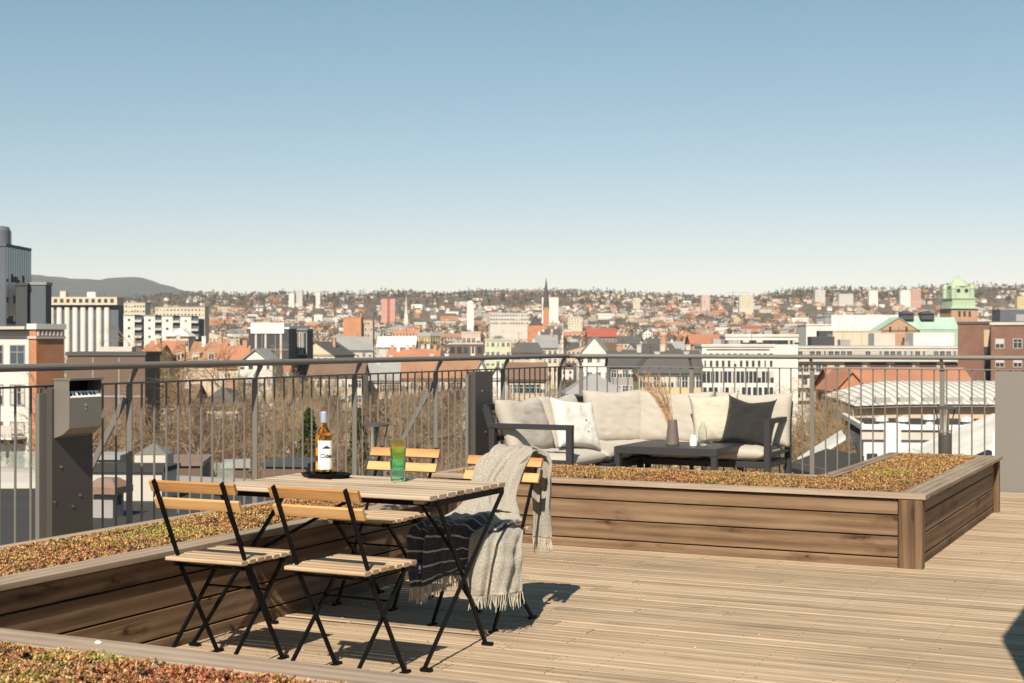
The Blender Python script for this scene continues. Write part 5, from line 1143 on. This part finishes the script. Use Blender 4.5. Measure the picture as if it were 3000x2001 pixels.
def vent(x, y, z, lb):
    t = thing('roof_chimney', lb, 'chimney', (x, y, z), R(12)); t.scale = (.62, .62, .52); m = MB(); m.box((-.38, -.38, 0), (.38, .38, .95)); m.build('shaft', 'w_grey', t)
    m = MB(); P = [(-.62, -.62), (.62, -.62), (.62, .62), (-.62, .62)]; Q = [(a * .42, b * .42) for a, b in P]
    for i in range(4):
        j = (i + 1) % 4; m.face([(*P[i], 1.0), (*P[j], 1.0), (*P[j], 1.28), (*P[i], 1.28)]); m.face([(*P[i], 1.28), (*P[j], 1.28), (*Q[j], 1.62), (*Q[i], 1.62)])
    m.face([(*q, 1.62) for q in Q]); m.face([(*q, 1.0) for q in P[::-1]]); m.build('hood', 'hood_brown', t)
    m = MB(); m.box((.385, -.2, .5), (.40, .2, .9)); m.build('opening', 'w_dark', t)
vent(-21.7, 24.8, -2.4, 'grey roof chimney with brown metal hood behind the left railing')
def skylight(x, y, z, s_, lb):
    t = thing('roof_skylight', lb, 'skylight', (x, y, z), TH); m = MB(); m.box((-s_, -s_, -1.0), (s_, s_, .12)); m.build('kerb', 'w_pale', t)
    m = MB(); m.face([(-s_, -s_, .13), (s_, -s_, .13), (0, 0, .45)]); m.face([(s_, -s_, .13), (s_, s_, .13), (0, 0, .45)]); m.face([(s_, s_, .13), (-s_, s_, .13), (0, 0, .45)]); m.face([(-s_, s_, .13), (-s_, -s_, .13), (0, 0, .45)]); m.build('glazing', 'stainless', t)
x_, y_, _ = cw(px_(452, 42), 42); skylight(x_, y_, -1.95, .45, 'pyramid roof skylight behind the left railing')
t = thing('glass_balustrade', 'green tinted glass balustrade on a roof behind the left folding chair', 'balustrade', cw(px_(584, 46), 46, -2.9), TH + R(4))
for k in range(2): m = MB(); m.box((k * .55, 0, .0), (k * .55 + .52, .02, .50)); m.build('glass_panel', 'glass_green', t)
t = thing('neighbour_terrace', 'roof terrace with pale floor edge and glass balustrade below the white balconies', 'building', cw(px_(-200, 38), 38, -22), TH + R(2))
W = px_(150, 38) - px_(-200, 38)
m = MB(); m.box((-3, 0, 0), (W, 4, 19.55)); m.build('wall', 'w_slate', t); m = MB(); m.box((-3.2, -.2, 19.553), (W + .1, 4.2, 19.75)); m.build('floor_edge', 'w_pale', t)
for k in range(5): m = MB(); m.box((-2.8 + k * 1.2, 3.9, 19.76), (-1.7 + k * 1.2, 3.93, 20.25)); m.build('glass_panel', 'glass_green', t)
# ================================================================ TREES
def bark(name, c): pm(name, c, .95, .3, .8)
bark('twig_tan', (.33, .235, .14)); bark('bark', (.06, .045, .034)); bark('twig_brown', (.25, .17, .10)); bark('twig_gold', (.29, .20, .105)); bark('twig_red', (.16, .105, .07)); bark('birch_bark', (.5, .46, .4))
class Twigs:
    def __init__(s): s.V = []; s.T = []
    def seg(s, a, b, ra, rb, n=3):
        d = b - a; d = d / (np.linalg.norm(d) + 1e-9); u = np.cross(d, (0, 0, 1.)) if abs(d[2]) < .9 else np.cross(d, (1., 0, 0)); u /= np.linalg.norm(u); v = np.cross(d, u); i = len(s.V)
        for p, r in ((a, ra), (b, rb)):
            for k in range(n): t = 2 * math.pi * k / n; s.V.append(p + r * (u * math.cos(t) + v * math.sin(t)))
        for k in range(n): j = (k + 1) % n; s.T.append((i + k, i + j, i + n + j, i + n + k))
def bare_tree(seed, Ht=20., spread=.5, levels=4, droop=0, kids=(7, 6, 6, 5), start=.22, tw=1.75):
    g = np.random.default_rng(seed); trunk = Twigs(); crown = Twigs()
    def grow(p, d, L_, r, lv):
        n = 4 if lv < 2 else 2; pts = [p]; dd = d.copy()
        for k in range(n):
            dd = dd + g.normal(0, .13 + .05 * lv, 3) + np.array([0, 0, .05 if lv < 3 else -droop]); dd /= np.linalg.norm(dd); pts.append(pts[-1] + dd * L_ / n)
        tgt = trunk if lv < 2 else crown
        for k in range(n): tgt.seg(pts[k], pts[k + 1], r * (1 - .7 * k / n), r * (1 - .7 * (k + 1) / n), 7 if lv == 0 else (5 if lv == 1 else 3))
        if lv >= levels: return
        for k in range(kids[min(lv, 3)] + int(g.integers(0, 2))):
            f = g.uniform(start if lv == 0 else .25, 1.0); q = f * n; i = min(int(q), n - 1); b_ = pts[i] + (pts[i + 1] - pts[i]) * (q - i)
            ax = g.normal(0, 1, 3); ax -= ax.dot(dd) * dd; ax /= np.linalg.norm(ax); an = g.uniform(.45, .95) * (spread * 2 if lv == 0 else 1); nd = dd * math.cos(an) + ax * math.sin(an); nd[2] += .12 if lv < 3 else 0; nd /= np.linalg.norm(nd)
            grow(b_, nd, L_ * g.uniform(.42, .68) * (1.15 - .45 * f if lv == 0 else 1), max(r * (.5 if lv < 2 else .42), (.012 if lv < 3 else .010) * tw), lv + 1)
    grow(np.zeros(3), np.array([0, 0, 1.]), Ht * .62, Ht * .014, 0)
    return trunk, crown
def proto(name, seed, mt, mc, **k):
    tr, cr_ = bare_tree(seed, **k); a = np_mesh('trunk', np.array(tr.V), np.array(tr.T), mt); b_ = np_mesh('crown', np.array(cr_.V), np.array(cr_.T), mc)
    m1, m2 = a.data, b_.data; bpy.data.objects.remove(a); bpy.data.objects.remove(b_); return (m1, m2)
PR = [proto('t', 1, 'bark', 'twig_brown', kids=(9, 6, 5, 3)), proto('t', 2, 'bark', 'twig_red', kids=(8, 7, 5, 3), spread=.42), proto('t', 3, 'bark', 'twig_tan', kids=(10, 6, 5, 3), spread=.62), proto('t', 5, 'birch_bark', 'twig_red', kids=(12, 5, 5, 3), spread=.38)]
WIL = proto('w', 9, 'bark', 'twig_gold', Ht=18, spread=.7, droop=.06, kids=(13, 8, 7, 6), tw=1.9)
def tree(xc, zc, hgt, pr, name, label, group=None, z=None, wide=1.0):
    t = thing(name, label, 'tree', cw(xc, zc, ground(xc, zc) if z is None else z), random.uniform(0, 6.28), group); t.scale = (hgt / 20 * wide, hgt / 20 * wide, hgt / 20)
    for nm, me in zip(('trunk', 'crown'), pr): o = bpy.data.objects.new(nm, me); COL.objects.link(o); o.parent = t
    return t
# leafy / evergreen: many small faces
def leafcloud(seed, n, shape, size, cols):
    g = np.random.default_rng(seed); V = np.zeros((n * 3, 3)); C = np.zeros((n, 3))
    for k in range(n):
        p = shape(g); d = g.normal(0, 1, (3, 3)) * size; V[3 * k:3 * k + 3] = p + d; C[k] = np.array(cols[g.integers(len(cols))]) * g.uniform(.6, 1.3)
    return V, np.arange(n * 3).reshape(-1, 3), C
attrmat('foliage', .9, 'col', .25, 2, .1)
def cone_shape(h_, r): 
    def f(g):
        z = g.uniform(.02, 1) ** .8; a = g.uniform(0, 6.283); q = r * (1 - z) ** .7 * g.uniform(.5, 1.08) * (1 + .15 * math.sin(5 * a + z * 9)); return np.array([q * math.cos(a), q * math.sin(a), z * h_])
    return f
def puff(rx, rz, z0):
    lobes = [(random.uniform(-.5, .5), random.uniform(-.5, .5), random.uniform(-.3, .4), random.uniform(.4, .7)) for _ in range(7)]
    def f(g):
        l = lobes[g.integers(7)]; v = g.normal(0, 1, 3); v = v / np.linalg.norm(v) * l[3] * g.uniform(.55, 1); return np.array([(l[0] + v[0]) * rx, (l[1] + v[1]) * rx, z0 + (l[2] + v[2]) * rz])
    return f
V, T, C = leafcloud(1, 5200, cone_shape(13, 1.7), .16, [(.045, .06, .014), (.07, .08, .02), (.03, .045, .012)]); o = np_mesh('crown', V, T, 'foliage', C); CYP = o.data; bpy.data.objects.remove(o)
m = MB(); m.tube([(0, 0, 0), (0, 0, 6)], [.2, .05], 7); o = m.build('trunk', 'bark'); STEM = o.data; bpy.data.objects.remove(o)
for xc_px, lb in ((905, 'dark green cypress, left of the pair between the bottle and the trees'), (1050, 'dark green cypress, right of the pair, behind the green glasses')):
    tree((xc_px - 1500) / F * 118, 118, 17.5, (STEM, CYP), 'cypress_tree', lb, 'cypresses', z=-22 + 6.5, wide=1.1)
# bare trees of the yard behind the left railing
n_ = 0; spots = []
rr = random.Random(4)
SIDE = ['tall', 'spreading', 'slender', 'low']
def free(xc, zc, rad, plots):
    return all(abs(xc - a) > rad + c or abs(zc - b) > rad + c for a, b, c in plots)
names = []
for zc, n, lo, hi, hmin, hmax in ((62, 11, 215, 1010, 14.5, 17.5), (74, 13, 200, 1200, 16.5, 19.8), (90, 14, 190, 1350, 17, 20.8), (112, 13, 190, 1300, 17.5, 21.2), (150, 11, 190, 720, 17, 21)):
    for k in range(n):
        px = lo + (hi - lo) * (k + rr.uniform(.15, .85)) / n; xc = (px - 1500) / F * zc; h_ = rr.uniform(hmin, hmax)
        if 700 < px < 1400 and zc > 80: h_ *= .91
        spots.append((px, zc, h_))
order = ['nearest', 'second', 'middle', 'fourth', 'rearmost']
def ordinal(k, n):
    if k == 0: return 'leftmost'
    if k == n - 1: return 'rightmost'
    base = ['', 'second', 'third', 'fourth', 'fifth', 'sixth', 'seventh', 'eighth', 'ninth', 'tenth', 'eleventh', 'twelfth', 'thirteenth', 'fourteenth', 'fifteenth', 'sixteenth', 'seventeenth', 'eighteenth', 'nineteenth']
    if k < len(base): return base[k] + ' from left'
    if n - 1 - k < len(base): return base[n - 1 - k] + ' from right'
    return None
for ri, zc in enumerate((62, 74, 90, 112, 150)):
    row = sorted([s for s in spots if s[1] == zc])
    for k, (px, z_, h_) in enumerate(row):
        tree((px - 1500) / F * z_, z_ + rr.uniform(-4, 4), h_, PR[rr.choice([0, 0, 1, 2, 3])], 'bare_tree', '%s bare brown tree in the %s row behind the left railing' % (ordinal(k, len(row)), order[ri]), 'bare trees in the yard behind the left railing')
tree((345 - 1500) / F * 190, 190, 28, WIL, 'willow_tree', 'big golden brown willow behind the dark flat roofed building', wide=1.35)
PLOTS.append(((345 - 1500) / F * 190, 190, 12))
# ragged trees right of the sofa and among the blocks
for (px, zc, h_, pr, lb) in ((2330, 88, 17.5, 3, 'pale stemmed birch just right of the sofa'), (2400, 95, 17.5, 3, 'pale stemmed birch left of the orange gable'), (2285, 120, 16.5, 0, 'bare tree behind the right end of the sofa'), (2440, 140, 18.5, 2, 'bare tree in front of the orange gable end'),
                             (1990, 170, 15, 2, 'bare tree behind the dried reeds'), (2100, 180, 13.5, 0, 'bare tree left of the slit window building base'), (1860, 190, 18, 1, 'bare tree right of the glazed building'), (1620, 160, 17, 0, 'bare tree beside the brown boarded block'), (1530, 120, 16, 2, 'bare tree behind the left wing of the sofa'),
                             (1250, 200, 19, 2, 'bare tree before the orange rendered block'), (1180, 150, 18.5, 0, 'bare tree left of the orange rendered block'), (1340, 170, 18, 1, 'bare tree left of the second metal cabinet'), (722, 188, 19.5, 0, 'bare tree in front of the white gabled house, left one'), (778, 182, 19, 2, 'bare tree in front of the white gabled house, right one'), (640, 250, 24, 0, 'tall bare tree left of the white gable'), (840, 240, 23, 2, 'spreading bare tree right of the white gable'), (2360, 200, 16.5, 1, 'bare tree before the balcony building'), (2310, 105, 17, 2, 'spreading bare tree between the sofa and the balcony building'), (2375, 110, 17, 0, 'brown bare tree between the two pale stemmed birches'), (2420, 118, 18, 1, 'reddish bare tree left of the flat white building'), (2480, 150, 18, 0, 'bare tree under the orange gable'),
                             (1410, 110, 16, 0, 'bare tree directly behind the second metal cabinet'), (2750, 135, 17, 0, 'bare tree in front of the curved roof'), (2220, 86, 11, 2, 'low bare tree seen under the coffee table'), (2050, 84, 11.5, 0, 'low bare tree seen under the coffee table, left one')):
    tree((px - 1500) / F * zc, zc, h_, PR[pr], 'bare_tree', lb, wide=1.2)

row = []
for k in range(15):
    px = 690 + 54 * k + rr.uniform(-9, 9); row.append((px, rr.choice([205, 225, 245, 270]), rr.uniform(16.5, 20)))
for k, (px, zc, h_) in enumerate(row):
    tree((px - 1500) / F * zc, zc, h_, PR[rr.choice([0, 0, 2, 1])], 'bare_tree', '%s bare street tree in front of the rendered blocks behind the rail' % ordinal(k, 15), 'bare street trees before the rendered blocks', wide=1.15)
for (px, zc, h_, lb) in ((2335, 100, 23, 'bushy golden tree just right of the sofa arm'), (2385, 125, 23, 'bushy golden tree before the grey balcony building'), (2440, 104, 21.5, 'bushy golden tree left of the flat white building')):
    tree((px - 1500) / F * zc, zc, h_, WIL, 'bare_tree', lb, wide=.75)

# ================================================================ FILLER HOUSES of the town (individual things) and far stuff
rr = random.Random(21)
WALLS = [('white', 'w_white', 5), ('cream', 'w_cream', 5), ('yellow', 'w_yellow', 2), ('grey', 'w_grey', 2), ('orange brick', 'w_orange', 4), ('pink', 'w_rose', 2), ('tan', 'w_tan', 3), ('pale', 'w_pale', 4), ('brown', 'w_brown', 1)]
ROOFS = [('orange roof', 'r_tile', 5), ('rust brown roof', 'r_rust', 4), ('dark roof', 'r_dark', 5), ('brown roof', 'r_brown', 3), ('grey roof', 'r_grey', 4), ('red roof', 'r_red', 1), ('white roof', 'r_white', 1)]
WEI = lambda L_: rr.choices(L_, [q[2] for q in L_])[0]
def house_mesh(m, W, Dp, H, kind, rh, fl, ox=0, oy=0, oz=0, rot=0, wm=0, rm=1, pm_=2, wind=True):
    s = MB(); s.box((0, 0, 0), (W, Dp, H), 0); gables(s, W, Dp, H, kind, rh, 0); roof_mb(s, W, Dp, H, kind, rh, .4, 1)
    if wind:
        nc = max(2, int(W / 2.8)); nd = max(2, int(Dp / 2.8))
        for f_ in range(fl):
            z = 1.2 + f_ * (H - .6) / fl
            for k in range(nc): x = W * (k + .5) / nc; s.face([(x - .55, -.08, z), (x + .55, -.08, z), (x + .55, -.08, z + 1.5), (x - .55, -.08, z + 1.5)], None, 2)
            for k in range(nd):
                y = Dp * (k + .5) / nd; s.face([(-.08, y + .55, z), (-.08, y - .55, z), (-.08, y - .55, z + 1.5), (-.08, y + .55, z + 1.5)], None, 2); s.face([(W + .08, y - .55, z), (W + .08, y + .55, z), (W + .08, y + .55, z + 1.5), (W + .08, y - .55, z + 1.5)], None, 2)
    if wind and kind != 'flat':
        for q in range(2): cx_ = W * (.25 + .5 * q); s.box((cx_ - .5, Dp / 2 - .5, H + rh * .4), (cx_ + .5, Dp / 2 + .5, H + rh + 1.1), 0)
    c, si = math.cos(rot), math.sin(rot); i0 = len(m.v)
    m.v += [(ox + x * c - y * si, oy + x * si + y * c, oz + z) for x, y, z in s.v]; m.f += [tuple(i + i0 for i in q) for q in s.f]; m.uv += s.uv; m.rn += s.rn; m.mi += [(wm, rm, pm_)[q] for q in s.mi]; m.sm += s.sm
AN = [(0, 260, 'below the glass tower'), (260, 420, 'near the silo'), (420, 700, 'beyond the ribbed blocks'), (700, 930, 'beyond the black hall'), (930, 1100, 'near the orange cube'), (1100, 1300, 'below the pink tower'), (1300, 1500, 'left of the spire'), (1500, 1700, 'around the spire'), (1700, 1900, 'beyond the red roofed hall'), (1900, 2120, 'beyond the factory chimney'), (2120, 2400, 'below the right ridge towers'), (2400, 2700, 'behind the white industrial hall'), (2700, 3100, 'around the copper tower')]
def zone(px):
    for a, b, s_ in AN:
        if px < b: return s_
    return AN[-1][2]
fill = []
tries = 0
while len(fill) < 270 and tries < 9000:
    tries += 1
    px = rr.uniform(-120, 3120); zc = math.exp(rr.uniform(math.log(640), math.log(2700)))
    xc = (px - 1500) / F * zc
    if 1652 < px < 1712 and zc < 1950: continue
    W = rr.uniform(14, 34); Dp = rr.uniform(10, 14); fl = rr.choice([2, 3, 4, 4, 5]) if zc < 2000 else rr.choice([2, 2, 3, 4]); H = fl * 3.0 + .8
    if not free(xc, zc, max(W, Dp) / 2 + 1, PLOTS): continue
    zt = ground(xc, zc) + H + 4; ytop = 1000 - (zt - EYE) * F / zc
    PLOTS.append((xc, zc, max(W, Dp) / 2 + 1)); fill.append((px, xc, zc, W, Dp, H, fl))
lab = {}
recs = []
for (px, xc, zc, W, Dp, H, fl) in fill:
    wn, wm, _ = WEI(WALLS); rn_, rm, _ = WEI(ROOFS); flat = rr.random() < .25
    if flat: rn_, rm = 'flat grey roof', 'r_grey'
    size = 'long' if W > 26 else ('tall' if H > 15 else ('small' if W < 18 else 'mid sized'))
    dist = 'near' if zc < 900 else ('mid distance' if zc < 1500 else 'far')
    key = '%s %s house with %s in the %s town %s' % (size, wn, rn_, dist, zone(px)); recs.append((key, px, xc, zc, W, Dp, H, fl, wm, rm, flat)); lab.setdefault(key, []).append(px)
for (key, px, xc, zc, W, Dp, H, fl, wm, rm, flat) in recs:
    L_ = sorted(lab[key]); lb = key if len(L_) == 1 else ('left one' if len(L_) == 2 and px == L_[0] else 'right one' if len(L_) == 2 else ordinal(L_.index(px), len(L_))) + ' of ' + key
    lb = ' '.join(lb.split()[:16])
    m = MB(); rot = R(rr.choice([0, 12, -14, 35, -40, 80])); kind = 'flat' if flat else rr.choice(['gable_x', 'gable_x', 'hip', 'gable_y', 'mansard'])
    house_mesh(m, W, Dp, H, kind, rr.uniform(3, 5), fl)
    o = m.build('town_house', [wm, rm, 'pane']); o.location = cw(xc - W / 2, zc - Dp / 2, ground(xc, zc) - .8); o.rotation_euler = (0, 0, TH + rot); tag(o, lb, 'house', 'houses of the town')
# the far hillside houses: beyond the nearest 270, one mass
mats_ = ['w_white', 'w_cream', 'w_rose', 'w_orange', 'w_pale', 'r_tile', 'r_dark', 'r_brown', 'pane', 'r_grey']
m = MB()
for k in range(2300):
    px = rr.uniform(-200, 3200); zc = rr.uniform(1500, 2700) if k % 3 == 0 else rr.uniform(2700, 4350); xc = (px - 1500) / F * zc
    dens = mnoise.noise(Vector((xc / 500, zc / 500, 7)))
    if px < 560 and zc > 3400 and rr.random() < .6: continue
    if (1060 < px < 1580 or 950 < px < 1000 or 2250 < px < 2700) and zc > 3700 and rr.random() < .75: continue
    if dens < -.15 and rr.random() < .7: continue
    if not free(xc, zc, 8, PLOTS[:0] if zc > 2700 else PLOTS): continue
    W = rr.uniform(8, 15) if rr.random() < .9 else rr.uniform(18, 36); Dp = rr.uniform(8, 12); H = rr.uniform(5, 8.5) if W < 18 else rr.uniform(8, 14)
    x, y, _ = cw(xc, zc); house_mesh(m, W, Dp, H, rr.choice(['gable_x', 'gable_y', 'gable_x', 'hip']) if W < 18 else 'flat', rr.uniform(2.5, 4), 2, x, y, ground(xc, zc) - .5, TH + R(rr.uniform(-45, 45)), rr.choice([0, 0, 0, 1, 1, 2, 3, 4]), rr.choice([5, 5, 6, 7, 9, 6]), 8, wind=zc < 3200)
tag(m.build('far_houses', mats_), 'countless small pale houses scattered over the far hillside', 'houses', kind='stuff')
# tree masses: brown leafless woods between the houses and on the ridge, with dark spruces on top
cols_b = [(.13, .09, .065), (.17, .115, .08), (.10, .075, .055), (.20, .14, .095)]; cols_g = [(.025, .032, .018), (.04, .045, .025)]
Vs, Ts, Cs = [], [], []; off = 0; g = np.random.default_rng(5)
def addpuff(xc, zc, rx, h_, n, size, cols, conif=False):
    global off
    x, y, _ = cw(xc, zc); gz = ground(xc, zc); k = n
    if conif: z = g.uniform(0, 1, k); a = g.uniform(0, 6.283, k); q = rx * (1 - z) * g.uniform(.4, 1, k); P = np.c_[x + q * np.cos(a), y + q * np.sin(a), gz + z * h_]
    else:
        v = g.normal(0, 1, (k, 3)); v /= np.linalg.norm(v, axis=1)[:, None]; v *= g.uniform(.45, 1, (k, 1)); P = np.c_[x + v[:, 0] * rx, y + v[:, 1] * rx, gz + h_ * .58 + v[:, 2] * h_ * .42]
    V = (P[:, None, :] + g.normal(0, 1, (k, 3, 3)) * size).reshape(-1, 3); Vs.append(V); Ts.append(np.arange(k * 3).reshape(-1, 3) + off); off += k * 3
    c = np.array(cols)[g.integers(0, len(cols), k)] * g.uniform(.7, 1.25, (k, 1)); Cs.append(c)
for k in range(5200):
    px = rr.uniform(-200, 3200); zc = math.exp(rr.uniform(math.log(1150), math.log(4550))); xc = (px - 1500) / F * zc
    if mnoise.noise(Vector((xc / 260, zc / 260, 9))) < -.12 and zc < 3200: continue
    if 1655 < px < 1706 and zc < 1950: continue
    if zc < 2700 and not free(xc, zc, 3, PLOTS): continue
    s_ = zc / 1500; addpuff(xc, zc, rr.uniform(4, 7), rr.uniform(9, 15), 55 if zc < 2200 else 32, .55 + .25 * s_, cols_b if rr.random() < .9 else cols_g)
for k in range(2600):       # ridge wood, denser, with spruces
    px = -250 + 3500 * k / 2600 + rr.uniform(-3, 3); zc = rr.uniform(3500, 4600); xc = (px - 1500) / F * zc
    con = rr.random() < .38; addpuff(xc, zc, rr.uniform(4, 6) if con else rr.uniform(6, 9), rr.uniform(13, 20) if con else rr.uniform(10, 15), 26, 1.5, cols_g if con or rr.random() < .4 else cols_b, con)
tag(np_mesh('far_woods', np.vstack(Vs), np.vstack(Ts), 'foliage', np.vstack(Cs)), 'brown leafless woods and dark spruces between the far houses', 'woods', kind='stuff')
# bare street and park trees in the mid distance
cnt = 0; tt = []
tries = 0
while cnt < 170 and tries < 5000:
    tries += 1
    px = rr.uniform(0, 3000); zc = math.exp(rr.uniform(math.log(230), math.log(1250))); xc = (px - 1500) / F * zc
    if 1650 < px < 1712: continue
    h_ = rr.uniform(11, 16)
    if zc < 600: h_ = rr.uniform(12, 18)
    if px < 700 and 100 < zc < 520: continue
    if 2060 < px < 2960 and zc < 520: continue
    if not free(xc, zc, 3, PLOTS): continue
    ytop = 1000 - (ground(xc, zc) + h_ - EYE) * F / zc
    tt.append((px, xc, zc, h_)); PLOTS.append((xc, zc, 2.5)); cnt += 1
for xq in range(12): tt.append((1835 + xq * 14, (1835 + xq * 14 - 1500) / F * (560 + 9 * (xq % 4)), 560 + 9 * (xq % 4), 19))
labs = {}
rec = []
for (px, xc, zc, h_) in tt:
    c_ = rr.choice([(0, 'brown'), (1, 'reddish brown'), (2, 'wide brown'), (3, 'pale stemmed')]); dist = 'near' if zc < 450 else ('mid distance' if zc < 800 else 'far')
    key = '%s bare tree in the %s town %s' % (c_[1], dist, zone(px)); labs.setdefault(key, []).append(px); rec.append((key, px, xc, zc, h_, c_[0]))
for key, px, xc, zc, h_, c_ in rec:
    L_ = sorted(labs[key]); lb = key if len(L_) == 1 else ordinal(L_.index(px), len(L_)) + ' ' + key
    tree(xc, zc, h_, PR[c_], 'bare_tree', ' '.join(lb.split()[:16]), 'bare trees in the town', wide=1.25)
# the straight street
pm('asphalt', (.07, .068, .065), .9, .15, .1); pm('pavement_stone', (.26, .24, .21), .9, .1, .2)
m = MB(); pv = MB()
for a in range(75):
    z0, z1 = 420 + a * 20, 440 + a * 20
    P = [cw((1684 - 1500) / F * z_ + q, z_, ground((1684 - 1500) / F * z_, z_) + .8) for q, z_ in ((-6, z0), (6, z0), (6, z1), (-6, z1))]
    m.face(P)
tag(m.build('road', 'asphalt'), kind='structure')

# ---------------- haze
m, n, b = newmat('haze_air'); n.nodes.remove(b); pv_ = n.nodes.new('ShaderNodeVolumePrincipled'); n.links.new(pv_.outputs[0], n.nodes['Material Output'].inputs['Volume'])
pv_.inputs['Density'].default_value = .000028; pv_.inputs['Color'].default_value = (.97, .98, 1, 1); pv_.inputs['Anisotropy'].default_value = -.2
m = MB(); m.box((-13000, -9000, -260), (13000, 13500, 620)); o = m.build('haze', 'haze_air'); o.rotation_euler = (0, 0, TH); tag(o, kind='stuff', label='thin pale air over the whole city', cat='haze')
